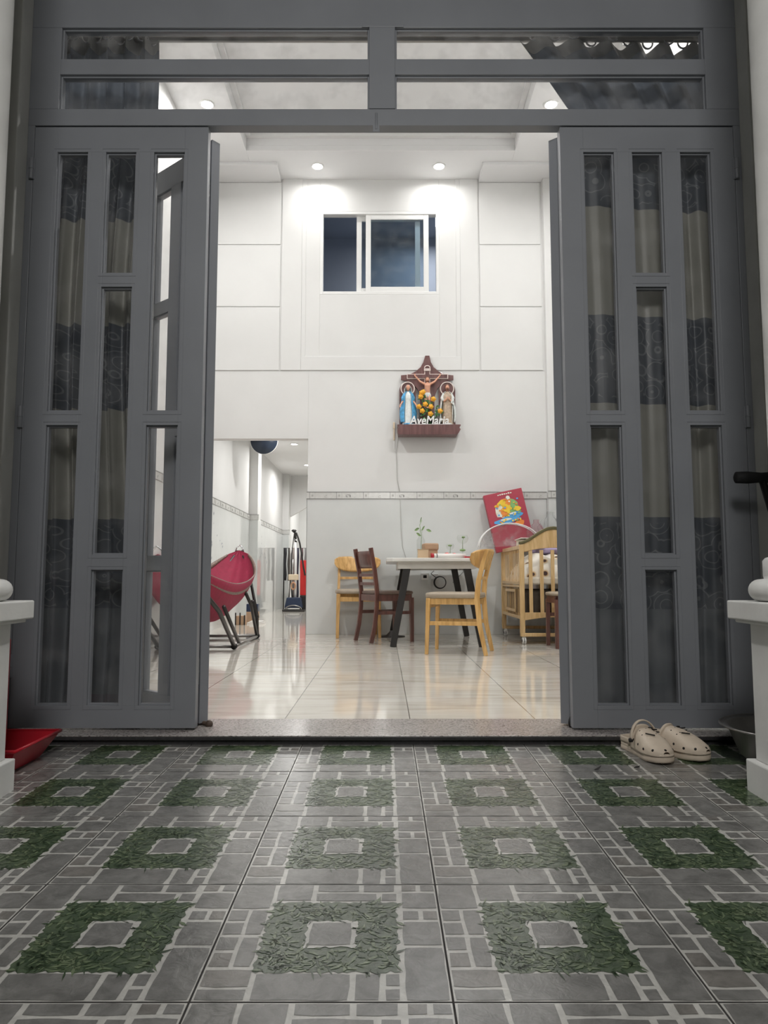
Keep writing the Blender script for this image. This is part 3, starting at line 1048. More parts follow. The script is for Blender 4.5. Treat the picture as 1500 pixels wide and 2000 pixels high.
# ============================================================ LAMPS
def downlight(loc, power, label, group, r=0.062):
    root = empty('ceiling_light', loc, label=label, cat='ceiling light', group=group)
    mb = MB().lathe([(r * 0.82, 0.0), (r * 0.82, -0.006), (r, -0.010), (r * 1.12, -0.004), (r * 1.12, 0.0)], 28, cap=False)
    mb.build('trim_ring', 'whitepl', root)
    MB().lathe([(r * 0.82, -0.004), (0.001, -0.0045)], 28, cap=False).build('diffuser', 'lamp', root)
    a = area('lamp_light', (0, 0, -0.015), (0, 0, 0), r * 1.6, power, (1, 0.985, 0.965), spread=R(165))
    a.parent = root
    return root
downlight((-0.70, 7.33, ZC), DOWN_W * 0.27, 'left of the two ceiling spotlights above the high window', 'ceiling spotlights')
downlight((0.58, 7.33, ZC), DOWN_W * 0.27, 'right of the two ceiling spotlights above the high window', 'ceiling spotlights')
k = 0
for (x, y, lab) in ((-1.62, 6.32, 'ceiling spotlight seen through the left transom pane'), (1.53, 6.32, 'ceiling spotlight at the curtain edge in the right transom pane'),
                    (-1.64, 4.3, 'left ceiling spotlight near the front wall, hidden above the doorway'), (1.60, 4.3, 'right ceiling spotlight near the front wall, hidden above the doorway')):
    downlight((x, y, ZC), DOWN_W * (1.0 if y > 5 else 3.0), lab, 'ceiling spotlights')
for (x, y, z, lab) in ((-0.9, 8.6, 2.54, 'added hallway fill light hidden just above the opening in the back wall'), (-1.32, 10.6, 2.54, 'nearer of the two small ceiling lights in the hallway'), (-1.34, 12.6, 2.54, 'farther of the two small ceiling lights in the hallway')):  # the first light is an added, unseen fill for the near hallway wall
    downlight((x, y, z), HALL_W, lab, 'hallway ceiling lights', 0.055)
area('upstairs_fill', (0.6, 8.9, 5.1), (0, 0, 0), 0.4, 16.0, (0.92, 0.95, 1.0))  # added fill to lift the room behind the high window, no lamp there
area('kitchen_light', (-0.9, 15.3, 2.5), (0, 0, 0), 0.4, 30, (1, 0.99, 0.96))

# ============================================================ PORCH THINGS
def pedestal(name, cx, label):
    root = empty(name, (cx, 2.045, gz(2.045) - 0.004), label=label, cat='column')
    z = lambda v: v - gz(2.045)
    b_ = MB().box(-.14, .14, -.14, .14, -0.01, z(0.06))
    b_.build('plinth', 'wall_out', root, bevel=0.004)
    MB().box(-.12, .12, -.12, .12, z(0.06), z(0.455)).build('pedestal_shaft', 'wall_out', root, bevel=0.004)
    MB().box(-.165, .165, -.165, .165, z(0.462), z(0.517)).box(-.15, .15, -.15, .15, z(.452), z(.463)).build('cap', 'wall_out', root, bevel=0.014, seg=4)
    pr = [(0.12, z(.517))]
    for d in range(-80, 81, 16):
        pr.append((0.13 + 0.032 * math.cos(R(d)), z(0.5485) + 0.0315 * math.sin(R(d))))
    pr += [(0.12, z(.581)), (0.122, z(.59)), (0.122, z(.632)), (0.115, z(.64)), (0.10, z(.645)), (0.094, z(.68)), (0.092, z(3.2))]
    MB().lathe(pr, 48).build('round_column', 'wall_out', root)
    return root
pedestal('porch_column', -1.215, 'white porch column on a square pedestal at the left edge of the porch')
pedestal('porch_column', 1.195, 'white porch column on a square pedestal at the right edge of the porch')
mb = MB()
mb.grid(lambda u, v: ((u - .5) * .07 + .012 * math.sin(v * 9), (v - .5) * .05, 0.008 + 0.007 * abs(math.sin(u * 8 + v * 3))), 14, 10)
tag(mb.build('red_rag', 'red', solid=0.004, loc=(1.075, 1.915, 0.518)), 'small red rag on the cap of the right porch pedestal', 'cloth')

# porch ceiling, out of frame, closes the porch off
mb = MB().box(-3.3, 3.3, -2.6, 2.7, 3.2, 3.3)
tag(mb.build('ceiling.002', mat('porch_ceiling', (0.5, 0.5, 0.48), 0.8)), 'porch ceiling', 'ceiling', kind='structure')
pl = empty('ceiling_light', (0.0, -1.0, 3.2), label='round porch ceiling lamp above the viewer', cat='ceiling light')
MB().lathe([(0.2, 0), (0.2, -0.05), (0.16, -0.09), (0.001, -0.1)], 24, cap=False).build('lamp_shade', 'whitepl', pl)

# red dustpan
dp = empty('dustpan', (-1.30, 2.43, gz(2.43)), label='red plastic dustpan on the porch floor behind the left pedestal', cat='dustpan')
mb = MB()
b0, b1 = (0.10, 0.095), (0.165, 0.155)
bx0, bx1, by0, by1 = -0.15, 0.135, -0.115, 0.10
tx0_, tx1_, ty0_, ty1_ = -0.17, 0.182, -0.165, 0.15
zb, zt = 0.004, 0.082
vs = [(bx0, by0, zb), (bx1, by0, zb), (bx1, by1, zb), (bx0, by1, zb), (tx0_, ty0_, zt), (tx1_, ty0_, zt), (tx1_, ty1_, zt), (tx0_, ty1_, zt)]
mb.add(vs, [(0, 3, 2, 1), (0, 1, 5, 4), (1, 2, 6, 5), (2, 3, 7, 6), (3, 0, 4, 7)])
mb.build('tray', 'red', dp, solid=0.004)
mb = MB()
mb.tube([(tx0_, ty0_, zt), (tx1_, ty0_, zt), (tx1_, ty1_, zt), (tx0_, ty1_, zt)], 0.006, 8, closed=True)
mb.build('rim', 'red', dp)
mb = MB().box(-0.165, 0.012, 0.10, 0.125, 0.02, 0.40)
mb.tube([(-0.08, 0.112, 0.38), (-0.08, 0.112, 0.62)], 0.011)
mb.build('upright_back', 'red', dp, bevel=0.006)

# metal basin
bs = empty('basin', (1.335, 2.425, gz(2.435)), label='grey metal basin on the porch floor behind the right pedestal', cat='basin')
mb = MB().lathe([(0.001, 0.004), (0.13, 0.004), (0.165, 0.03), (0.20, 0.115), (0.222, 0.122), (0.224, 0.127), (0.198, 0.121), (0.16, 0.035), (0.125, 0.010), (0.001, 0.010)], 48, cap=False)
mb.build('bowl', 'alu', bs)
mb = MB()
mb.tube([(0.223 * math.cos(a), 0.223 * math.sin(a), 0.125) for a in [2 * PI * k / 48 for k in range(48)]], 0.004, 8, closed=True)
mb.build('rolled_rim', 'alu', bs)

# T-handled pole
tp = empty('push_pole', (1.60, 2.60, gz(2.60)), label='black T-handled pole leaning by the right porch column', cat='pole')
top = Vector((-0.233, 0.02, 0.965))
mb = MB().tube([(0, 0, 0.015), top], 0.013, 12)
mb.build('pole', 'black', tp)
mb = MB().tube([top + Vector((x, 0, 0.0)) for x in (-0.097, -0.092, -0.05, 0, 0.05, 0.092, 0.097)], [0.012, 0.021, 0.0225, 0.018, 0.0225, 0.021, 0.012], 16)
mb.build('foam_grip', 'blackfoam', tp)
MB().lathe([(0.02, 0), (0.02, 0.02), (0.014, 0.04)], 14).build('rubber_foot', 'blackfoam', tp)

# clogs
def clog(loc, rz, strap_up, label, mirror=1):
    root = empty('clog', loc, rz, label=label, cat='shoe', group='pair of beige clogs')
    L = 0.245
    def half(t):   # t 0 toe .. 1 heel
        w = 0.050 * math.sin(PI * min(1, (t + 0.02) * 1.9 if t < .26 else .5 + (t - .26) * 0.0 + 0)) if t < .26 else 0.050 - 0.014 * math.sin((t - .26) / .74 * PI * .75)
        if t < 0.06: w = 0.036 * math.sqrt(max(t, 0.0) / 0.06) * 1.0
        elif t < 0.26: w = 0.036 + (0.050 - 0.036) * math.sin((t - .06) / .2 * PI / 2)
        if t > 0.93: w *= math.sqrt(max(0.0, 1 - ((t - .93) / .07) ** 2)) * 0.9 + 0.1 * (t < 1)
        return w
    ts = [0, 0.008, 0.02, 0.04, 0.06, .1, .16, .22, .3, .4, .5, .6, .7, .8, .88, .93, .96, .98, .995, 1]
    right = [(half(t), -L / 2 + t * L) for t in ts]
    left = [(-half(t) * 0.94, -L / 2 + t * L) for t in reversed(ts[1:-1])]
    out = right + left
    mb = MB()
    n = len(out)
    zs = [(0.94, 0.0), (1.0, 0.006), (1.0, 0.016), (0.965, 0.018), (0.985, 0.020), (0.985, 0.032)]
    vs = []
    for sc, z in zs:
        for x, y in out:
            lift = 0.010 * max(0, (-y / L * 2 - .45)) if z < .02 else 0
            vs.append((x * sc, y * (0.97 + 0.03 * sc), z + lift))
    fs = [tuple(range(n - 1, -1, -1)), tuple((len(zs) - 1) * n + k for k in range(n))]
    for i in range(len(zs) - 1):
        for k in range(n):
            fs.append((i * n + k, i * n + (k + 1) % n, (i + 1) * n + (k + 1) % n, (i + 1) * n + k))
    mb.add(vs, fs, 0, True)
    mb.build('sole', 'croc', root)
    # upper over the front 60 %
    def up(u, v):
        t = 0.006 + 0.60 * v
        w_ = half(t) * 1.03
        h = 0.034 + 0.056 * math.sin(min(1, v * 1.3) * PI / 2) ** 0.75 * (0.62 + 0.38 * v)
        a = PI * u
        cx_, sz = math.cos(a), math.sin(a)
        x = w_ * math.copysign(abs(cx_) ** 0.75, cx_)
        z = 0.026 + (h - 0.026 + 0.006) * abs(sz) ** 0.75
        y = -L / 2 + t * L - 0.010 * sz * v * 0 + 0.004 * (1 - sz) * 0
        y += 0.018 * v * (1 - sz)      # opening swept back at the sides
        return (x, y, z)
    upm = MB().grid(up, 26, 18)
    UP = upm
    # rolled collar of the opening
    MB().tube([Vector(up(u / 24, 1.0)) + Vector((0, 0, 0.001)) for u in range(25)], 0.0055, 8).build('collar', 'croc', root)
    # low heel rim
    def rimf(u, v):
        k = int(round(u * 1000))
        t = 0.6 + 0.4 * (1 - abs(2 * u - 1))
        return (math.copysign(half(min(t, .995)) * 0.97, .5 - u) if abs(u - .5) > .001 else 0, -L / 2 + t * L, 0.030 + v * 0.020)
    MB().grid(rimf, 30, 3).build('heel_rim', 'croc', root, solid=0.004)
    # vent holes low round the toe and on top
    hb = upm
    for i, (u, v) in enumerate([(0.07, .35), (0.08, .6), (0.10, .85), (0.16, .14), (0.5, 0.04), (0.84, .14), (0.93, .35), (0.92, .6), (0.90, .85), (0.3, .6), (.44, .55), (.6, .6), (.7, .62), (.35, .8), (.5, .82), (.66, .8)]):
        p = Vector(up(u, v)); pu = Vector(up(u + .01, v)) - p; pv = Vector(up(u, v + .01)) - p
        nn = pu.cross(pv).normalized()
        if nn.z < 0: nn = -nn
        r_ = 0.0052 if i < 9 else 0.0036
        hb.ball(p - nn * 0.002, (r_, r_, r_ * 0.75), rot=nn.to_track_quat('Z', 'Y').to_euler(), n=10, m=1)
    hb.build('upper', ['croc', 'dark'], root)
    for (u, v, a, l_, w__) in ((.36, .72, .6, .024, .004), (.36, .72, 2.2, .018, .004), (.42, .80, 0.1, .016, .003), (.33, .84, 1.2, .018, .003), (.56, .48, -0.5, .030, .0035), (.30, .66, 0.2, .014, .003)):
        p = Vector(up(u, v)) + Vector((0, 0, 0.0045))
        d = Vector((math.cos(a), math.sin(a), -0.15)) * l_ / 2
        MB().beam(p - d, p + d, w__, 0.003, side=(0, 0, 1)).build('charm', 'dark', root)
    st_ = MB()
    if strap_up:
        pts = [(0.050 * math.cos(a), 0.012 + 0.010 * math.sin(a), 0.052 + 0.066 * math.sin(a)) for a in [PI * k / 20 for k in range(21)]]
    else:
        pts = [(0.050 * math.cos(a), 0.012 + 0.098 * math.sin(a), 0.052 + 0.014 * math.sin(a)) for a in [PI * k / 20 for k in range(21)]]
    vs = []
    for p in pts:
        for dz, dr in ((-.006, 0), (.006, 0)):
            vs.append((p[0], p[1] + (dz if strap_up else 0), p[2] + (0 if strap_up else dz)))
    fs = [(2 * i, 2 * i + 1, 2 * i + 3, 2 * i + 2) for i in range(20)]
    st_.add(vs, fs, 0, True)
    sb = st_.build('strap', 'croc', root, solid=0.004)
    for sx_ in (-1, 1):
        MB().tube([(sx_ * 0.046, 0.012, 0.052), (sx_ * 0.056, 0.012, 0.052)], 0.007, 12).build('rivet', 'dark', sb)
    return root
clog((0.895, 2.550, gz(2.55)), R(11), True, 'left beige clog with its strap standing up', 1)
clog((1.00, 2.565, gz(2.565)), R(34), False, 'right beige clog with a square dark charm, strap folded back', 1)
# fallen scraps
mb = MB().grid(lambda u, v: ((u - .5) * .022, (v - .5) * .016 * math.sin(PI * max(.05, min(.95, u))), .004 + .012 * u * u), 8, 4)
tag(mb.build('dry_leaf', 'dark', solid=0.001, loc=(0.675, 2.37, gz(2.37) + .002)), 'dark curled dry leaf on the porch tiles in front of the sill', 'leaf')
mb = MB().grid(lambda u, v: ((u - .5) * .026, (v - .5) * .012 * math.sin(PI * max(.05, min(.95, u))), .002 + .004 * u), 8, 4)
tag(mb.build('dry_leaf', 'dark', solid=0.001, loc=(0.81, 2.40, gz(2.40) + .002), rot=(0, 0, .5)), 'flat dark scrap of leaf just left of the clogs', 'leaf')

# ============================================================ DINING FURNITURE
def panel_back(mb, hw_, zc, hh_, y0, wrap, lean=0.0):
    # bent oval back board
    NU, NV = 26, 8
    def f(side):
        def g(u, v):
            s = 2 * u - 1
            env = (1 - abs(s) ** 3.2) ** 0.5 if abs(s) < 1 else 0
            top = hh_ * (0.55 + 0.45 * env) if abs(s) < .999 else hh_ * .5
            up_ = zc + hh_ * (0.25 + 0.75 * max(env, .0)) * 0.9 - 0.012 * (1 - s * s)
            dn = zc - hh_ * (0.15 + 0.95 * max(env, 0.0) ** 1.3)
            if abs(s) > .93:
                up_ = zc + hh_ * 0.25 * (1 - (abs(s) - .93) / .07 * .8) + hh_ * .3
                up_ = min(up_, zc + hh_ * .8)
            z = dn + (up_ - dn) * v
            y = y0 - wrap * s * s + lean * (z - zc)
            return (hw_ * s, y + side * 0.009, z)
        return g
    mb.grid(f(-1), NU, NV)
    mb.grid(f(1), NU, NV)
    # rim
    fa, fb = f(-1), f(1)
    for (a, b_) in (((0, 0), (1, 0)), ((1, 0), (1, 1)), ((1, 1), (0, 1)), ((0, 1), (0, 0))):
        def rim(u, v, a=a, b_=b_):
            p, q = a[0] + (b_[0] - a[0]) * u, a[1] + (b_[1] - a[1]) * u
            A, B = Vector(fa(p, q)), Vector(fb(p, q))
            return A.lerp(B, v)
        mb.grid(rim, NU, 1)

def weld(o, d=0.0005):
    bm = bmesh.new(); bm.from_mesh(o.data)
    bmesh.ops.remove_doubles(bm, verts=bm.verts, dist=d)
    bmesh.ops.recalc_face_normals(bm, faces=bm.faces)
    bm.to_mesh(o.data); bm.free()

def seat_mb(w_, d_, z0, z1, yc=0.0, puff=0.012):
    mb = MB()
    def sec(sc, z):
        pts = []
        for k in range(40):
            a = 2 * PI * k / 40
            c, s = math.cos(a), math.sin(a)
            x = w_ / 2 * math.copysign(abs(c) ** 0.42, c) * sc
            y = d_ / 2 * math.copysign(abs(s) ** 0.42, s) * sc + yc
            x *= 1 + 0.04 * (-(y - yc) / d_)
            pts.append((x, y, z))
        return pts
    rings = [sec(0.96, z0), sec(1.0, z0 + .008), sec(1.0, z1 - puff), sec(.97, z1 - puff * .4), sec(.85, z1), sec(.4, z1 + .002), sec(.02, z1 + .002)]
    vs = [p for r_ in rings for p in r_]
    fs = [tuple(range(39, -1, -1))]
    for i in range(len(rings) - 1):
        for k in range(40):
            fs.append((i * 40 + k, i * 40 + (k + 1) % 40, (i + 1) * 40 + (k + 1) % 40, (i + 1) * 40 + k))
    mb.add(vs, fs, 0, True)
    return mb

def oak_chair():
    root = empty('dining_chair', (0, 0, 0))
    seat_mb(0.45, 0.44, 0.425, 0.468, -0.01).build('seat', 'seat', root)
    for s in (-1, 1):
        MB().beam((s * .195, -.190, .425), (s * .205, -.205, 0), .040, .034, .028, .026).build('leg', 'oak', root, bevel=0.004)
    for s in (-1, 1):
        mb = MB()
        pts = [(s * .195, .245, 0), (s * .195, .20, .22), (s * .192, .182, .42), (s * .188, .195, .56), (s * .185, .232, .70), (s * .182, .262, .79)]
        for i in range(len(pts) - 1):
            w0 = [.030, .036, .040, .036, .030][i]
            mb.beam(pts[i], Vector(pts[i + 1]) + (Vector(pts[i + 1]) - Vector(pts[i])).normalized() * .004, .026, w0, .026, [.036, .042, .038, .032, .024][i])
        mb.build('leg', 'oak', root, bevel=0.003)
    mb = MB()
    mb.box(-.18, .18, -.200, -.180, .35, .395)
    mb.box(-.18, .18, .165, .185, .375, .42)
    for s in (-1, 1):
        mb.beam((s * .195, -.19, .40), (s * .193, .185, .40), .022, .045)
    mb.build('seat_frame', 'oak', root, bevel=0.003)
    for s in (-1, 1):
        MB().beam((s * .20, -.20, .235), (s * .194, .20, .235), .018, .030).build('stretcher', 'oak', root, bevel=0.003)
    MB().box(-.18, .18, .192, .210, .565, .59).build('lower_back_rail', 'oak', root, bevel=0.003)
    mb = MB()
    panel_back(mb, 0.235, 0.735, 0.085, 0.262, 0.115, 0.3)
    o = mb.build('backrest', 'oak', root, recalc=False)
    weld(o)
    return root

oc = oak_chair()
oc.location = (0.575, 5.765, 0)
oc.rotation_euler = (0, 0, R(-90 - 15))
tag(oc, 'light oak chair with beige seat in front of the dining table, turned side-on', 'chair', 'oak dining chairs')
oc2 = copy_tree(oc)
oc2.location = (-0.26, 7.32, 0)
oc2.rotation_euler = (0, 0, R(4))
tag(oc2, 'light oak chair against the back wall, partly behind the dark chair', 'chair', 'oak dining chairs')

def dark_chair(seatm):
    root = empty('dining_chair', (0, 0, 0))
    seat_mb(0.40, 0.40, 0.43, 0.462, -0.01).build('seat', seatm, root)
    for s in (-1, 1):
        MB().beam((s * .165, -.175, .40), (s * .165, -.18, 0), .036, .036, .030, .030).build('leg', 'walnut', root, bevel=0.003)
    for s in (-1, 1):
        mb = MB()
        pts = [(s * .165, .235, 0), (s * .165, .20, .15), (s * .165, .18, .32), (s * .165, .178, .46), (s * .165, .20, .64), (s * .165, .232, .80), (s * .165, .24, .845)]
        for i in range(len(pts) - 1):
            mb.beam(pts[i], Vector(pts[i + 1]) + (Vector(pts[i + 1]) - Vector(pts[i])).normalized() * .003, .026, .036)
        mb.build('leg', 'walnut', root, bevel=0.003)
    mb = MB()
    def tp_(u, v):
        s = 2 * u - 1
        z = .665 + .155 * v
        return (.155 * s, .205 + (z - .66) * .2 + .012 * (1 - s * s), z)
    mb.grid(tp_, 12, 4)
    mb.build('backrest', 'walnut', root, solid=0.014)
    mb = MB()
    for z in (.605, .525):
        MB().box(-.155, .155, .178 + (z - .5) * .12, .196 + (z - .5) * .12, z - .014, z + .014).build('back_slat', 'walnut', root, bevel=0.002)
    mb = MB()
    mb.box(-.15, .15, -.19, -.17, .37, .43).box(-.15, .15, .17, .19, .37, .43)
    mb.box(-.178, -.158, -.17, .18, .37, .43).box(.158, .178, -.17, .18, .37, .43)
    mb.build('seat_frame', 'walnut', root, bevel=0.002)
    mb = MB()
    mb.box(-.173, -.157, -.17, .19, .25, .28).box(.157, .173, -.17, .19, .25, .28).box(-.16, .16, -.008, .008, .252, .278)
    mb.build('stretcher', 'walnut', root, bevel=0.002)
    return root
dc = dark_chair('seatdark')
dc.location = (0.02, 6.80, 0)
dc.rotation_euler = (0, 0, R(90 + 27))
tag(dc, 'dark brown ladder-back chair at the left side of the dining table', 'chair', 'dark dining chairs')
dc2 = dark_chair('seat')
dc2.location = (1.60, 6.22, 0)
dc2.rotation_euler = (0, 0, R(-90))
tag(dc2, 'dark brown chair with beige seat in front of the cot, half hidden by the door', 'chair', 'dark dining chairs')

# table: seen end-on
tb = empty('dining_table', (0.45, 6.78, 0), label='dining table with white top and splayed black legs in front of the back wall', cat='table')
mb = MB()
def tt(z, g):
    return [(-.43 + g, -.70 + .05), (-.43 + g + .05, -.70 + g), (.43 - g - .05, -.70 + g), (.43 - g, -.70 + .05), (.43 - g, .70 - .05), (.43 - g - .05, .70 - g), (-.43 + g + .05, .70 - g), (-.43 + g, .70 - .05)]
mb.prism(tt(0, 0), .715, .745, 'z')
M['tabletop'] = mat('white_stone_top', (0.70, 0.69, 0.66), 0.25, var=0.06, scale=6)
mb.build('tabletop', 'tabletop', tb, bevel=0.006)
mb = MB()
mb.box(-.33, .33, -.60, -.58, .655, .715).box(-.33, .33, .58, .60, .655, .715).box(-.33, -.31, -.58, .58, .655, .715).box(.31, .33, -.58, .58, .655, .715)
mb.build('apron', 'tabletop', tb, bevel=0.002)
for sx_ in (-1, 1):
    for sy_ in (-1, 1):
        MB().beam((sx_ * .245, sy_ * .56, .716), (sx_ * .375, sy_ * .575, 0), .062, .045, .052, .040).build('leg', 'black', tb, bevel=0.003)

# things on the table
TZ = 0.745
kb = empty('gift_box', (0.405, 6.40, TZ), 0.15, label='brown kraft box with an oversized lid on the left of the table', cat='box')
MB().box(-.055, .055, -.055, .055, 0, .085).build('box_body', 'kraft', kb, bevel=0.003)
MB().box(-.064, .064, -.064, .064, .075, .135).build('lid', 'kraft', kb, bevel=0.012)
kb2 = empty('card_box', (0.335, 6.28, TZ), 0.0, label='small open pale cardboard box beside the kraft gift box', cat='box')
M['palecard'] = mat('pale_card', (0.60, 0.44, 0.28), 0.7)
MB().box(-.045, .045, -.04, .04, 0, .075).build('box_body', 'palecard', kb2, bevel=0.002)
MB().box(-.047, .047, -.042, .042, .075, .079).build('lid', 'palecard', kb2)

def plant_vase(loc, h, r, label, bowl=False):
    root = empty('glass_vase', loc, label=label, cat='vase')
    if bowl:
        pr = [(0.03, 0), (0.03, .004), (.006, .01), (.006, h - 2 * r)]
        for d in range(-80, 50, 13):
            pr.append((r * math.cos(R(d)), h - r + r * math.sin(R(d))))
    else:
        pr = [(r, 0), (r, h * .62), (r * .45, h * .78), (r * .4, h * .9), (r * .5, h)]
    MB().lathe(pr, 24, cap=False).build('glass_body', 'clear', root)
    return root
M['paleleaf'] = mat('pale_green_leaf', (0.22, 0.34, 0.14), 0.5, var=0.2, scale=50)
v1 = plant_vase((0.325, 6.42, TZ + 0.0), .26, .036, 'tall clear bottle vase with a green cutting, left on the table')
mb = MB()
mb.tube([(0, 0, .05), (.005, 0, .2), (-.01, 0, .30), (.01, .0, .34)], .0025, 6)
mb.build('stem', 'paleleaf', v1)
for (dx, dz, a) in ((-.035, .26, .4), (.07, .25, -.3), (.0, .345, 1.2), (-.02, .215, 2.6), (.02, .27, 0.9)):
    MB().grid(lambda u, v: (dx + .05 * (u - .5) * math.cos(a), .006 * math.sin(v * 3), dz + .05 * (u - .5) * math.sin(a) + (v - .5) * .026 * math.sin(PI * u)), 6, 3).build('leaf', 'paleleaf', v1)
for p in ((-.006, .0, .23), (.035, 0, .25)):
    pass
v2 = plant_vase((0.70, 6.50, TZ), .235, .050, 'clear goblet vase with a round bowl, right on the table', True)
mb = MB()
mb.tube([(0, 0, .09), (.0, 0, .16), (.012, 0, .20)], .002, 6).ball((0.0, 0, .08), (.028, .02, .012)).ball((.008, 0, .195), (.016, .012, .010))
mb.build('sprig', 'paleleaf', v2)
v3 = plant_vase((0.585, 6.47, TZ), .15, .036, 'small clear goblet between the gift box and the larger goblet', True)
mb = MB().ball((0, 0, .12), (.02, .015, .008)).tube([(0, 0, .05), (0.004, 0, .12)], .002, 6)
mb.build('sprig', 'paleleaf', v3)
# rolled red and white gifts
rl = empty('wrapped_roll', (0.55, 6.24, TZ + .021), 0, label='white paper roll with red end lying on the table front', cat='paper roll')
MB().tube([(-.14, -.02, 0), (.15, .03, 0)], .020, 18).build('roll_body', 'paper', rl)
MB().tube([(-.150, -.022, 0), (-.128, -.018, 0)], .0225, 18).build('red_end', 'red', rl)
MB().tube([(-.105, -.0145, 0), (-.100, -.0135, 0)], .0212, 18).build('black_band', 'dark', rl)
rl2 = empty('wrapped_sweets', (0.565, 6.36, TZ), 0, label='heap of red and white wrapping behind the white roll', cat='wrapping')
M['redwhite'] = mat('red_white_wrap', (0.62, 0.16, 0.15), 0.4, var=0.7, scale=40)
MB().grid(lambda u, v: ((u - .5) * .26, (v - .5) * .12, .002 + .055 * math.sin(PI * u) ** .5 * math.sin(PI * v) * (.7 + .3 * math.sin(u * 23 + v * 9))), 30, 12).build('wrapping_foil', 'redwhite', rl2)
mb = MB().box(-.09, .09, -.05, .05, 0, .014)
tag(mb.build('red_booklet', 'red', loc=(.77, 6.20, TZ)), 'flat red booklet at the right front of the table', 'booklet')

# wall outlet strip with coiled cable beneath the table
ol = empty('power_outlet', (0.46, YB - .008, 0.592), label='white power outlet on the back wall seen under the table', cat='outlet')
MB().box(-.075, .0, -.030, 0, -.035, .035).build('outlet_plate', 'whitepl', ol, bevel=.004)
MB().box(.03, .10, -.022, 0, -.028, .028).build('switch_plate', 'whitepl', ol, bevel=.004)
MB().box(-.055, -.02, -.034, -.029, -.015, .015).build('socket', 'dark', ol)
mb = MB().tube([(0.0 + .062 * math.cos(a), 0, .062 * math.sin(a)) for a in [2 * PI * k / 28 for k in range(28)]], .005, 8, closed=True)
mb.tube([(.058 * math.cos(a) + .004, -.01, .058 * math.sin(a)) for a in [2 * PI * k / 28 for k in range(28)]], .0045, 8, closed=True)
mb.tube([(-.04, 0, .05), (-.09, 0, .09), (-.06, 0, .12)], .004, 8)
tag(mb.build('cable_coil', 'black', loc=(.575, YB - .045, .532)), 'black coiled cable hanging under the outlet behind the table', 'cable')
mb = MB().tube([(0, 0, 0), (.03, 0, .1), (-.05, 0, .13), (.06, 0, .24), (.05, 0, .3)], .0025, 6)
tag(mb.build('thin_wire', 'black', loc=(.76, YB - .02, .40)), 'thin dark wire on the back wall right of the cable coil', 'wire')
mb = MB().lathe([(.13, 0), (.125, .008), (.06, .016), (.035, .04), (.02, .06)], 28, sx=1, sy=.8)
tag(mb.build('fan_base', 'tray', loc=(0.08, 7.30, 0)), 'low dark round base on the floor behind the front left table leg', 'base')

# ============================================================ COT
ct = empty('baby_cot', (1.20, 6.49, 0), label='pale pine baby cot on castors in the right corner', cat='cot')
CW, CL = 0.62, 1.02
for (x, y) in ((0.02, 0.0), (0.02, CL - .03), (CW - .03, 0.0), (CW - .03, CL - .03)):
    h = 0.875
    MB().box(x - .022, x + .022, y - .018, y + .018, .09, h).build('post', 'pine', ct, bevel=0.005)
# end panels with curved crest
for y in (0.0, CL - .03):
    mb = MB()
    top, bot = [], []
    for k in range(25):
        u = k / 24
        x = u * (CW - .01)
        c = 0.5 - 0.5 * math.cos(2 * PI * u)
        top.append((x, .875 + .135 * c ** 0.9))
        bot.append((x, .80 + .045 * math.sin(PI * u)))
    mb.prism(top + bot[::-1], y - .012, y + .012, 'y')
    mb.build('headboard', 'pine', ct, bevel=0.003)
    mb = MB()
    M.setdefault('olive', mat('olive_edge', (0.13, 0.115, 0.05), 0.5))
    mb.prism([(x - .002, z + .026) for x, z in top] + [(x, z - .002) for x, z in top[::-1]], y - .02, y + .02, 'y')
    mb.build('crest_trim', 'olive', ct, bevel=0.006)
    for k in range(5):
        x = .10 + k * .098
        MB().box(x - .016, x + .016, y - .007, y + .007, .26, .825).build('slat', 'pine', ct, bevel=0.002)
    mb = MB()
    arch = [(.03 + (CW - .08) * q / 12, .235 - .03 + .028 * math.sin(PI * q / 12)) for q in range(13)]
    mb.prism([(.03, .275), (CW - .05, .275)] + arch[::-1], y - .012, y + .012, 'y')
    mb.build('bottom_rail', 'pine', ct, bevel=0.002)
    MB().box(.0, CW - .01, y - .02, y + .02, .065, .095).build('base_bar', 'pine', ct, bevel=0.005)
for x in (0.015, CW - .03):
    mb = MB()
    mb.box(x - .014, x + .014, .02, CL - .05, .835, .87).box(x - .012, x + .012, .02, CL - .05, .52, .55)
    mb.box(x - .012, x + .012, .02, CL - .05, .495, .515).box(x - .012, x + .012, .02, CL - .05, .215, .245)
    mb.build('side_rail', 'pine', ct, bevel=0.003)
    for k in range(12):
        y = .07 + k * .0765
        MB().box(x - .003, x + .003, y - .007, y + .007, .55, .835).build('slat', 'pine', ct)
        MB().box(x - .003, x + .003, y - .007, y + .007, .245, .495).build('slat', 'pine', ct)
mb = MB()
mb.box(-.006, .002, .20, .23, .27, .475).box(-.006, .002, .70, .73, .27, .475).box(-.006, .002, .23, .70, .45, .475).box(-.006, .002, .23, .70, .27, .295)
mb.build('hatch_frame', 'pine', ct, bevel=.002)
MB().box(.03, CW - .05, .02, CL - .06, .52, .585).build('mattress', 'mattress', ct, bevel=0.015)
MB().box(.03, CW - .05, .02, CL - .06, .235, .245).build('lower_shelf', 'pine', ct)
M['storecloth'] = mat('brown_cloth_bag', (0.07, 0.055, 0.04), 0.8, var=0.3, scale=15)
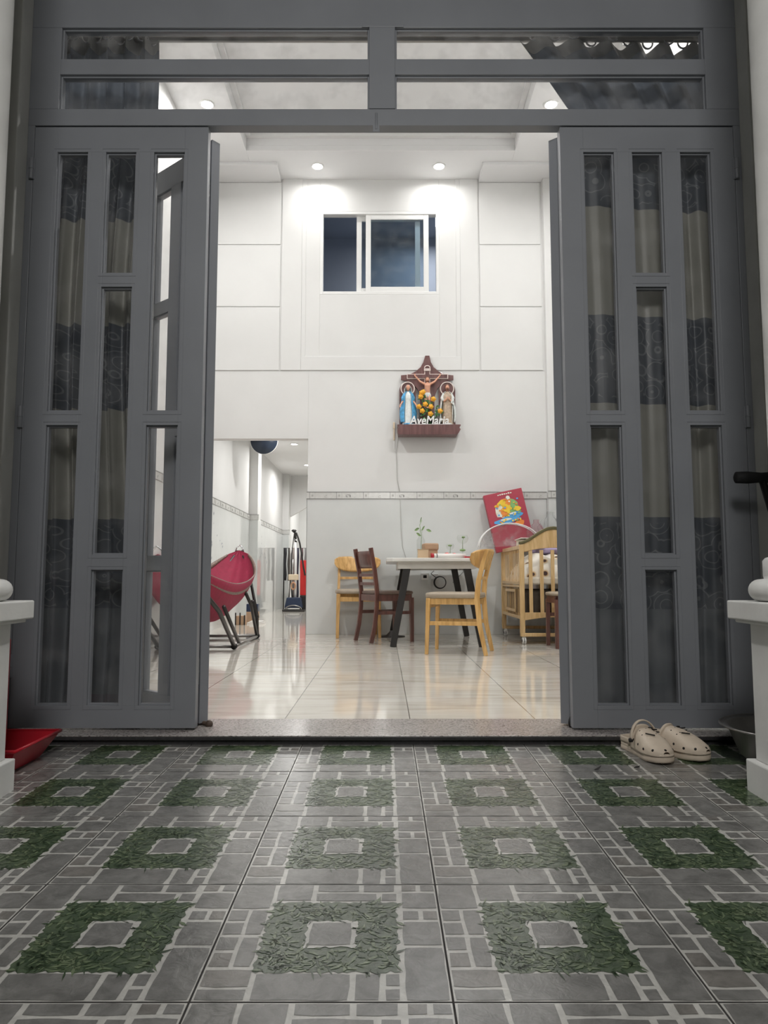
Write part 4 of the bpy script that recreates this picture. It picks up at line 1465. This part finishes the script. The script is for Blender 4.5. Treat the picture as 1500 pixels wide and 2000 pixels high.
for (x, y) in ((0.03, 0.0), (0.03, CL - .05), (CW - .04, 0.0), (CW - .04, CL - .05)):
    cs = MB().box(x - .012, x + .012, y - .01, y + .01, .05, .068)
    cw = cs.build('castor', 'whitepl', ct)
    MB().tube([(x - .016, y - .008, .029), (x - .004, y - .008, .029)], .028, 18).tube([(x + .004, y - .008, .029), (x + .016, y - .008, .029)], .028, 18).build('castor_wheel', 'whitepl', cw)
    MB().tube([(x - .018, y - .008, .029), (x + .018, y - .008, .029)], .014, 14).build('castor_hub', 'dark', cw)
tag(MB().box(.06, .52, .06, .85, 0, .225).build('storage_box', 'storecloth', loc=(1.20, 6.49, .246), bevel=.02), 'dark cloth box stored on the lower shelf of the cot', 'box')
qb = MB()
def qf(u, v):
    s = math.sin(PI * u) ** .4 * math.sin(PI * v) ** .3
    return (.04 + .50 * u, .035 + .80 * v, .586 + .22 * s + .02 * math.sin(u * 17 + v * 5) * s)
qb.grid(qf, 30, 30)
tag(qb.build('quilt', 'quilt', loc=(1.20, 6.49, 0)), 'printed cream quilt heaped on the mattress of the cot', 'quilt')
qb = MB()
M['lav'] = mat('lavender_cloth', (0.45, 0.38, 0.60), 0.8)
qb.ball((.36, .55, .84), (.15, .2, .05), n=20)
tag(qb.build('pillow', 'lav', loc=(1.20, 6.49, 0)), 'lavender pillow on top of the quilt in the cot', 'pillow')
# net dome
nd = empty('net_canopy', (1.24, 7.18, .872), label='white net dome with hooped rims resting on the cot', cat='net')
def nf(u, v):
    a = PI * u
    b_ = PI * .5 * v
    return (-.30 * math.cos(a), .16 * math.sin(b_) * math.sin(a) - .05, .235 * math.sin(a) * math.cos(b_ * .999) ** .4)
MB().grid(nf, 30, 12).build('netting', 'hoop', nd)
for q in (-.05, .04):
    MB().tube([(-.31 * math.cos(PI * k / 24), q, .24 * math.sin(PI * k / 24)) for k in range(25)], .0055, 8).build('hoop_rim', 'whitepl', nd)
MB().tube([(-.31, -.05, .0), (-.31, .04, 0.0)], .005, 8).build('hoop_rim', 'whitepl', nd)
# white folded box on the cot
wb = empty('folded_carton', (1.36, 6.86, .872), 0.25, label='cream folded carton lying on the cot rails under the net', cat='carton')
MB().box(-.10, .12, -.06, .06, 0, .06).build('carton_body', 'mattress', wb, bevel=.002)
MB().obox((0.01, -.02, .068), (.26, .14, .006), (R(-6), 0, 0)).build('flap', 'paper', wb)
# red gift bag leaning on the wall
rb = empty('gift_bag', (1.235 + .105, 7.40, .875), label='tilted red gift bag with a bright printed picture, standing behind the cot rail', cat='bag', rot=(R(-4), R(-12), 0))
M['redbag'] = mat('red_card', (0.42, 0.05, 0.08), 0.5, var=0.04, scale=5)
MB().box(-.20, .20, 0.0, .08, 0.0, .60).build('bag_body', 'redbag', rb, bevel=.003)
pic = MB()
rnd = random.Random(21)
def blob(cx_, cz_, rx, rz_, m_, lay):
    n = 11
    pts = [(cx_ + rx * (1 + rnd.uniform(-.25, .25)) * math.cos(2 * PI * k / n), cz_ + rz_ * (1 + rnd.uniform(-.25, .25)) * math.sin(2 * PI * k / n)) for k in range(n)]
    pic.add([(a, -.0015 - lay * .0006, b_) for a, b_ in pts], [tuple(range(n))], m_)
cols = {'py': (0.90, 0.62, 0.05), 'po': (0.85, 0.28, 0.05), 'pb': (0.10, 0.42, 0.80), 'pg': (0.25, 0.50, 0.18), 'pw': (0.85, 0.85, 0.75), 'pr': (0.70, 0.10, 0.06)}
for k_, c_ in cols.items():
    M[k_] = mat('print_' + k_, c_, 0.5)
pl_ = ['py', 'po', 'pb', 'pg', 'pw', 'pr']
for (x, z, rx, rz_, m_, l_) in ((-.02, .42, .10, .10, 0, 0), (.05, .42, .09, .09, 3, 1), (-.07, .40, .05, .07, 4, 2), (.0, .44, .045, .09, 0, 3), (.03, .48, .03, .04, 1, 4),
                                 (-.02, .30, .12, .035, 2, 5), (.08, .34, .07, .035, 2, 6), (-.07, .29, .05, .03, 2, 7), (.10, .25, .045, .03, 1, 8), (.08, .44, .03, .04, 3, 9), (-.03, .39, .035, .04, 1, 10), (.11, .40, .03, .03, 0, 11),
                                 (-.03, .31, .06, .012, 4, 12), (.06, .36, .05, .010, 4, 13), (0.01, .41, .02, .05, 0, 14), (-.09, .46, .015, .02, 1, 15), (.04, .53, .02, .02, 4, 5)):
    blob(x, z, rx, rz_, m_, l_)
for k in range(46):
    blob(rnd.uniform(-.11, .13), rnd.uniform(.28, .52), .010, .009, rnd.choice([0, 1, 3, 4, 2, 0]) if True else 0, 16 + k % 5)
for k in range(7):
    x = -.06 + k * .022
    pic.box(x, x + .015, -.004, -.001, .566, .566 + rnd.uniform(.008, .016), 4)
pic.build('printed_picture', pl_, rb, recalc=False)
# clear plastic bags by the corner
pb = MB()
def pbf(u, v):
    a = 2 * PI * u
    r_ = .11 * math.sin(PI * min(.97, v + .12)) ** .5
    cr = 1 + .18 * math.sin(5 * a + 9 * v) + .1 * math.sin(11 * a - 14 * v)
    return (r_ * cr * math.cos(a), .7 * r_ * cr * math.sin(a), .34 * v)
pb.grid(pbf, 48, 18, closed_u=True)
tag(pb.build('plastic_bag', 'bagpl', loc=(1.66, 7.26, .90)), 'crumpled clear plastic bag beside the red gift bag', 'bag')
pb = MB()
pb.grid(lambda u, v: tuple(Vector(pbf(u, v)) * .75), 48, 18, closed_u=True)
tag(pb.build('plastic_bag', glass('pink_tinted_bag', tint=(.93, .80, .82), dust=.08, rough=.1), loc=(1.51, 7.22, .90)), 'pinkish clear plastic bag at the lower right edge of the red gift bag', 'bag')

# ============================================================ ALTAR
AX = (833 - 750) / 1425 * 7.63
AZ = 2.155
al = empty('altar_shelf', (AX + .012, YB - .019, AZ), label='dark red-brown wall altar with cross-shaped back board above the dining table', cat='altar')
mb = MB()
mb.prism([(-.32, 0), (.335, 0), (.335, -.012), (.318, -.03), (.335, -.05), (.30, -.105), (-.31, -.105), (-.32, -.05), (-.305, -.03), (-.32, -.012)], -.16, 0.0, 'y')
mb.build('shelf_board', 'altarwood', al, bevel=.002)
def arc(cx_, cz_, r_, a0, a1, n=10):
    return [(cx_ + r_ * math.cos(R(a0 + (a1 - a0) * k / n)), cz_ + r_ * math.sin(R(a0 + (a1 - a0) * k / n))) for k in range(n + 1)]
right = [(.025, .77), (.04, .70), (.07, .645), (.12, .60), (.19, .565), (.277, .557), (.277, .507), (.22, .497), (.15, .46), (.105, .41), (.082, .34), (.075, .27), (.075, 0)]
left = [(-x if x != .025 else -.02, z) for x, z in right][::-1]
mb = MB()
mb.prism(right + left, -.022, 0, 'y')
mb.build('cross_board', 'altarwood', al, bevel=.003)
for cx_ in (-.207, .208):
    mb = MB()
    pts = [(cx_ + .087, 0)] + arc(cx_, .395, .087, 0, 180, 16) + [(cx_ - .087, 0)]
    mb.prism(pts, -.022, 0, 'y')
    mb.build('arched_board', 'altarwood', al, bevel=.003)
    MB().tube([(cx_ + .07 * math.cos(a), -.028, .41 + .07 * math.sin(a)) for a in [2 * PI * k / 32 for k in range(32)]], .006, 8, closed=True).build('halo_ring', 'cream', al)
mb = MB()
mb.prism([(-.215, .515), (-.03, .515), (-.03, .20), (.03, .20), (.03, .515), (.22, .515), (.22, .567), (.03, .567), (.03, .63), (-.03, .63), (-.03, .567), (-.215, .567)], -.034, -.022, 'y')
mb.build('cross_outline', 'cream', al)
mb = MB()
mb.prism([(-.207, .522), (-.023, .522), (-.023, .20), (.023, .20), (.023, .522), (.212, .522), (.212, .560), (.023, .560), (.023, .63), (-.023, .63), (-.023, .560), (-.207, .560)], -.039, -.030, 'y')
mb.build('wooden_cross', 'altarwood', al)
mb = MB()
mb.tube([(.028 * math.cos(a), -.042, .632 + .022 * math.sin(a)) for a in [PI * k / 12 for k in range(-1, 14)]], .005, 8)
mb.box(-.034, .034, -.046, -.036, .598, .624)
mb.build('plaque', 'cream', al)
mb = MB()
for k, x in enumerate((-.024, -.010, .006, .020)):
    mb.box(x, x + .003, -.0475, -.045, .602, .620)
mb.build('plaque_letters', 'altarwood', al)

# figure on the cross (one continuous body)
fg = empty('crucifix_figure', (AX + .012, YB - .078, AZ), label='small painted figure on the cross of the wall altar', cat='figurine')
mb = MB()
mb.ball((0, -.012, .497), (.021, .023, .027))
mb.tube([(0, -.006, .475), (0, 0, .455)], [.010, .013], 10)
mb.tube([(0, 0, .462), (0, -.004, .43), (0, -.004, .39), (0, 0, .355), (0, 0, .335)], [.018, .032, .027, .023, .025], 12)
mb.ball((-.02, 0, .445), (.018, .016, .014)).ball((.02, 0, .445), (.018, .016, .014))
for s in (-1, 1):
    mb.tube([(s * .026, 0, .450), (s * .075, -.002, .475), (s * .128, 0, .538)], [.014, .011, .0065], 10)
    mb.ball((s * .133, -.002, .546), (.008, .006, .011))
    for q in range(4):
        mb.tube([(s * .132 + s * (q - 1.5) * .004, -.002, .552), (s * .134 + s * (q - 1.5) * .006, -.004, .562)], .002, 6)
    mb.tube([(s * .014, 0, .345), (s * .017, -.020, .275), (s * .010, -.004, .215)], [.018, .014, .009], 10)
    mb.tube([(s * .008, -.004, .215), (s * .007, -.016, .19)], [.008, .006], 8)
mb.build('body', 'skin', fg, remesh=.0028)
MB().ball((0, -.006, .508), (.025, .024, .024)).ball((0, -.022, .478), (.011, .008, .010)).build('hair', 'hair', fg)
mb = MB().lathe([(.028, .355), (.032, .345), (.033, .315), (.028, .300), (.026, .30)], 16, c=(0, -.002, 0), sy=.75)
mb.ball((.03, -.004, .325), (.008, .008, .02))
mb.build('loincloth', 'whiterobe', fg)

def statue(x, label, robe, cloak, veil, seed, halo_z):
    root = empty('statue', (AX + .012 + x, YB - .112, AZ), label=label, cat='statue')
    rnd_ = random.Random(seed)
    def rf(u, v):
        a = 2 * PI * u
        z = .36 * v
        r_ = .058 - .026 * v ** 1.2 + .012 * math.exp(-((v - .82) / .12) ** 2)
        if v > .93: r_ *= 1 - (v - .93) / .07 * .65
        r_ *= 1 + .06 * math.sin(9 * a + 3 * v + seed) * (1 - v)
        return (r_ * 1.05 * math.cos(a), r_ * .8 * math.sin(a), z)
    MB().grid(rf, 60, 24, closed_u=True).build('robe', robe, root)
    def cf(u, v):
        a = R((-60 if veil else -35) + (300 if veil else 250) * u)
        z = .03 + .335 * v
        r_ = .078 - .030 * v ** 1.1 + .010 * math.exp(-((v - .8) / .15) ** 2)
        if v > .92: r_ *= 1 - (v - .92) / .08 * .55
        wide = 1 + .30 * math.sin(PI * min(1, v * 1.25)) * abs(math.cos(a))
        return (r_ * wide * math.cos(a), r_ * .8 * math.sin(a) + .004, z)
    MB().grid(cf, 40, 20).build('cloak', cloak, root, solid=.004)
    mb = MB()
    mb.ball((0, -.004, .405), (.021, .022, .028), n=16)
    mb.ball((0, -.026, .402), (.004, .004, .006))
    mb.tube([(0, 0, .37), (0, -.002, .39)], .011, 10)
    for s in (-1, 1):
        if veil:
            mb.tube([(s * .05, -.02, .26), (s * .078, -.045, .215)], [.010, .008], 8)
            mb.ball((s * .082, -.05, .205), (.009, .006, .012))
            for q in range(4):
                mb.tube([(s * (.079 + .003 * q), -.051, .197), (s * (.081 + .004 * q), -.055, .183)], .0022, 6)
        else:
            mb.tube([(s * .04, -.03, .25), (s * .012, -.052, .27)], [.010, .008], 8)
            mb.ball((s * .010, -.054, .275), (.007, .008, .012))
            for q in range(4):
                mb.tube([(s * (.006 + .003 * q), -.057, .28), (s * (.004 + .002 * q), -.060, .296)], .0022, 6)
    mb.build('head_and_hands', 'skin', root, remesh=.0026)
    for s in (-1, 1):
        MB().tube([(s * .036, 0, .335), (s * .056, -.008, .29), (s * (.052 if veil else .045), -.025, .255)], [.017, .018, .015], 10).build('sleeve', cloak, root)
    if veil:
        def vf(u, v):
            a = R(-20 + 220 * u)
            z = .435 - .16 * v
            r_ = .008 + .026 * min(1, v * 3.2) ** .6 + .018 * v
            return (r_ * math.cos(a), r_ * math.sin(a) * .95 + .0, z)
        MB().grid(vf, 24, 16).build('veil', 'whiterobe', root, solid=.003)
    else:
        MB().ball((0, .004, .417), (.025, .024, .025)).ball((0, -.018, .385), (.014, .010, .016)).build('hair_and_beard', 'hair', root)
    MB().lathe([(.056, 0), (.056, .012), (.05, .02)], 28).build('base', cloak, root)
    return root
statue(-.205, 'statue in a white robe and blue cloak, left on the wall altar', 'whiterobe', 'bluecloak', True, 1, .41)
s2 = statue(.205, 'bearded statue in a brown and cream robe, right on the wall altar', 'brownrobe', 'whiterobe', False, 2, .41)
mb = MB().tube([(.045, -.055, .02), (.05, -.055, .20)], .003, 6)
for q in range(5):
    mb.ball((.05 + .012 * math.cos(q * 1.3), -.058, .21 + .011 * q), (.010, .008, .010))
mb.build('lily_staff', 'whiterobe', s2)

bq = empty('flower_arrangement', (AX + .012, YB - .125, AZ), label='arrangement of yellow roses with green leaves on the wall altar', cat='flowers')
MB().lathe([(.028, 0), (.036, .02), (.038, .05), (.034, .06)], 20).build('pot', 'leaf', bq)
mb = MB()
rnd = random.Random(17)
for k in range(46):
    t = rnd.random()
    x = rnd.uniform(-.12, .15) * (1 - .45 * t)
    z = .05 + .26 * t * (1 if x < 0.03 else .7)
    a = rnd.uniform(0, 2 * PI)
    L = rnd.uniform(.03, .055)
    c, s = math.cos(a), math.sin(a)
    mb.add([(x, -.005, z), (x + L * .5 * c - .010 * s, -.022, z + L * .5 * s + .010 * c), (x + L * c, -.012, z + L * s), (x + L * .5 * c + .010 * s, -.018, z + L * .5 * s - .010 * c)], [(0, 1, 2, 3)])
for (a, b_) in ((-.06, .31), (.05, .25), (0, .18), (.12, .13), (-.09, .18)):
    mb.tube([(0, 0, .05), (a * .6, 0, b_ * .6), (a, -.01, b_)], .003, 6)
mb.build('leaves', 'leaf', bq, recalc=False)
for (x, z) in ((-.065, .335), (-.075, .295), (.055, .27), (-.028, .215), (.03, .19), (-.095, .19), (-.06, .145), (.025, .115), (.125, .145), (-.05, .345)):
    mb = MB()
    for q in range(3):
        n = 5
        for p in range(n):
            a = 2 * PI * (p + q * .5) / n
            r_ = .016 - q * .005
            mb.ball((x + r_ * math.cos(a), -.036 - q * .006, z + r_ * math.sin(a)), (.0135 - q * .002, .010, .0135 - q * .002), n=8)
    mb.build('rose', 'yellow', bq)

# lettering
def text_mesh(name, body, size, depth, m, parent, loc, rot, shear=0.0, scale=(1, 1, 1)):
    cu = bpy.data.curves.new(name, 'FONT')
    cu.body = body
    cu.size = size
    cu.extrude = depth
    cu.shear = shear
    cu.offset = 0.0022
    cu.align_x = 'CENTER'
    tmp = bpy.data.objects.new('tmp', cu)
    COL.objects.link(tmp)
    dg = bpy.context.evaluated_depsgraph_get()
    me = bpy.data.meshes.new_from_object(tmp.evaluated_get(dg))
    bpy.data.objects.remove(tmp)
    me.name = name
    me.materials.clear()
    me.materials.append(M[m])
    o = bpy.data.objects.new(name, me)
    COL.objects.link(o)
    o.parent = parent
    o.location = loc
    o.rotation_euler = rot
    o.scale = scale
    return o
text_mesh('lettering', 'AveMaria', .125, .004, 'whitepl', al, (.012, -.15, .004), (R(90), 0, 0), shear=.15, scale=(.84, 1, 1))
MB().box(-.2, .225, -.153, -.147, 0, .006).build('lettering_base', 'whitepl', al)

# cord of the altar light
pc = empty('altar_cord', (0.118, YB - .008, 0), label='white cord and plug running down the back wall from the altar to behind the table', cat='cord')
mb = MB().tube([(.03, 0, 2.06), (.012, 0, 1.9), (.022, 0, 1.6), (.045, 0, 1.48)], .0035, 8)
mb.tube([(.045, 0, 1.48), (.055, -.006, 1.30), (.06, -.006, 1.1), (.075, -.006, .90), (.12, -.006, .76), (.2, -.006, .66)], .0035, 8)
M['cordgrey'] = mat('grey_white_cord', (0.55, 0.55, 0.53), 0.5)
mb.build('cord', 'cordgrey', pc)
MB().box(-.022, -.002, -.02, 0, 2.14, 2.21).box(-.018, -.006, -.016, 0, 2.02, 2.14).build('inline_switch', 'gold', pc, bevel=.003)
MB().tube([(-.01, -.004, 2.02), (-.012, -.004, 1.93), (.0, -.004, 1.90), (.012, -.004, 1.9)], .004, 8).build('plug_tail', 'whitepl', pc)

# ============================================================ HAMMOCK
hm = empty('folding_hammock', (-1.53, 6.5, 0), label='pink hammock on a folding steel frame by the left wall', cat='hammock')
FAR = Vector((0.0, 1.22, .87))
NEAR = Vector((-0.02, -1.50, .74))
def hf(u, v):
    # u across (0 left edge, 1 right edge), v from far to near
    c = FAR.lerp(NEAR, v)
    wv = math.sin(PI * min(1, max(0, v))) ** .42
    half = .335 * wv
    s = 2 * u - 1
    edge_z = c.z - .28 * math.sin(PI * v) ** .7
    sag = .33 * math.sin(PI * v) ** .7
    z = edge_z - sag * (1 - s * s) ** .75
    z += .006 * math.sin(s * 14) * wv
    return (c.x + half * s * (1 + .05 * math.sin(9 * v)), c.y, z)
MB().grid(hf, 40, 60).build('hammock_cloth', 'pink', hm, solid=.003)
for ue, dd in ((0.0, 0), (1.0, 0)):
    pts = [Vector(hf(ue, k / 40)) for k in range(1, 40)]
    rb_ = MB()
    vs = []
    for k, p in enumerate(pts):
        q = Vector(hf(abs(ue - .022), (k + 1) / 40))
        vs += [p + Vector((0, 0, .006)), q + (q - p) * .8 + Vector((0, 0, .006))]
    rb_.add(vs, [(2 * i, 2 * i + 1, 2 * i + 3, 2 * i + 2) for i in range(len(pts) - 1)], 0, True)
    rb_.build('ribbon_edge', 'ribbon', hm, solid=.008)
for ap, lab in ((FAR, 1), (NEAR, -1)):
    MB().tube([ap + Vector((-.05, lab * .01, -.03)), ap + Vector((-.03, lab * .02, .03)), ap + Vector((0, lab * .03, .055)), ap + Vector((.03, lab * .02, .03)), ap + Vector((.05, lab * .01, -.03))], .008, 10).build('hook', 'chrome', hm)
# frame: near legs lean toward the viewer, far legs away
for s in (-1, 1):
    x = s * .31
    MB().tube([(x, -.48, .02), (x, -1.05, .33), (x * .35, -1.50, .72)], .017, 12).build('leg', 'black', hm)
    MB().tube([(x, -.28, .03), (x, -.90, .36)], .015, 12).build('leg', 'black', hm)
    MB().tube([(x, .58, .02), (x, .25, .33), (x * .9, .12, .45)], .015, 12).build('leg', 'black', hm)
    MB().tube([(x, .60, .02), (x * .97, .62, .20), (x * .93, .42, .36)], .017, 12).build('leg', 'black', hm)
    MB().tube([(x, .60, .20), (x * .5, 1.0, .6), (0.02 * s, 1.24, .86)], .015, 12).build('leg', 'black', hm)
    MB().tube([(x, -.48, .022), (x, .60, .022)], .013, 12).build('floor_bar', 'alu', hm)
    for y in (-.48, .60):
        MB().tube([(x, y - .03, .022), (x, y + .03, .022)], .022, 12).build('rubber_foot', 'blackfoam', hm)
for y in (-.48, .60):
    MB().tube([(-.31, y, .022), (.31, y, .022)], .013, 12).build('cross_bar', 'alu', hm)

# ============================================================ HALLWAY THINGS
cb = empty('wooden_crate', (-1.775, 9.15, 0), label='small brown wooden crate on the hallway floor by the left wall', cat='crate')
MB().box(-.06, .06, -.06, .06, 0, .11).build('crate_body', 'kraft', cb, bevel=.003)
MB().box(-.065, -.05, -.065, -.055, 0, .15).box(-.01, .005, -.065, -.055, 0, .15).box(.045, .06, -.065, -.055, 0, .12).build('slat', 'black', cb)
tag(MB().box(-.09, .06, -.06, .06, 0, .10).build('navy_box', 'navy', loc=(-1.70, 9.62, 0.14), bevel=.004), 'navy box on the cardboard carton behind the wooden crate', 'box')
tag(MB().box(-.09, .06, -.06, .06, 0, .14).build('carton', 'kraft', loc=(-1.70, 9.62, 0.0), bevel=.004), 'cardboard carton under the navy box in the hallway', 'box')
tag(MB().box(-.1, .1, -.12, .12, 0, .02).box(-.07, .09, -.1, .1, .02, .035).build('newspaper_stack', 'paper', loc=(-1.62, 9.35, 0)), 'flat stack of papers on the floor beside the wooden crate', 'papers')
dk = empty('hanging_disc', (-1.497, 9.0, 2.285), label='round dark blue disc with pale rim hung in the hallway opening', cat='wall clock')
MB().tube([(0, -.012, 0), (0, .012, 0)], .168, 48).build('disc', 'blueglass', dk)
MB().tube([(.168 * math.cos(a), -.004, .168 * math.sin(a)) for a in [2 * PI * k / 48 for k in range(48)]], .006, 8, closed=True).build('rim', 'whitepl', dk)
MB().tube([(0, .01, .12), (0, .01, .257)], .006, 8).build('hanging_rod', 'whitepl', dk)

# floor cleaner with hose, and things round it
vc = empty('floor_cleaner', (-1.56, 12.75, 0), label='upright floor cleaner with a navy tank and black hose at the end of the hallway', cat='floor cleaner')
MB().box(-.19, .19, -.13, .13, 0.0, .035).build('floor_plate', 'black', vc, bevel=.01)
mb = MB()
mb.prism([(-.16, .06), (.15, .06), (.12, .24), (-.12, .24)], -.09, .09, 'y')
mb.build('tank', 'navy', vc, bevel=.012)
MB().tube([(.14 * math.cos(a), -.1, .035 + .07 * math.sin(a)) for a in [PI * k / 14 for k in range(15)]], .010, 8).build('front_arch', 'alu', vc)
MB().tube([(-.03, 0, .24), (-.03, 0, .90)], .016, 12).tube([(-.09, 0, .24), (-.07, 0, .60), (-.07, 0, 1.10)], .012, 10).build('steel_tube', 'alu', vc)
MB().tube([(.02, 0, .24), (.02, 0, 1.25)], .022, 12).build('pale_tube', 'whitepl', vc)
MB().box(-.10, .07, -.05, .04, .54, .64).build('motor_box', 'gold', vc, bevel=.01)
MB().tube([(-.01 + .035 * math.cos(a), -.06, .44 + .06 * math.sin(a)) for a in [2 * PI * k / 24 for k in range(24)]], .013, 10, closed=True).build('carry_ring', mat('tan_plastic', (.55, .3, .17), .5), vc)
MB().tube([(-.03, 0, 1.38), (.03, -.01, 1.36), (.09, -.02, 1.18), (.13, -.02, .96), (.16, -.03, .76), (.19, -.03, .62)], .015, 10).build('hose', 'black', vc)
MB().tube([(.02, 0, 1.20), (0.0, 0, 1.38)], [.024, .018], 10).ball((-.015, 0, 1.40), (.045, .03, .025)).tube([(-.04, 0, .24), (-.06, 0, .5), (-.05, 0, 1.0), (-.01, 0, 1.35)], .008, 8).build('grip', 'black', vc)
tag(MB().box(-.12, .12, -.06, .06, 0, .62).build('red_cabinet', mat('bright_red_panel', (.62, .03, .03), .3, var=.1, scale=4), loc=(-1.37, 13.05, .27), bevel=.01), 'bright red panel right of the floor cleaner', 'cabinet')
tag(MB().box(-.12, .12, -.07, .07, 0, .27).build('black_stand', 'black', loc=(-1.37, 13.05, 0), bevel=.01), 'black stand under the bright red panel', 'stand')
rk = empty('clothes_rack', (-1.60, 13.3, 0), label='rack of dark clothes behind the floor cleaner', cat='rack')
MB().tube([(-.22, 0, 0), (-.22, 0, 1.12), (.32, 0, 1.12), (.32, 0, 0)], .012, 8).build('rack_frame', 'black', rk)
rnd = random.Random(2)
for k, c_ in enumerate(((.03, .03, .035), (.10, .09, .08), (.35, .30, .28), (.05, .05, .08), (.16, .10, .11), (.22, .22, .22), (.03, .03, .03))):
    x = -.20 + k * .075
    h0 = rnd.uniform(.12, .55)
    MB().grid(lambda u, v, x=x, h0=h0: (x + .05 * (u - .5) + .006 * math.sin(v * 9), .03 * math.sin(u * 9), h0 + (1.12 - h0) * v), 8, 6).build('garment', mat('garment_cloth', c_, .8), rk, solid=.012)
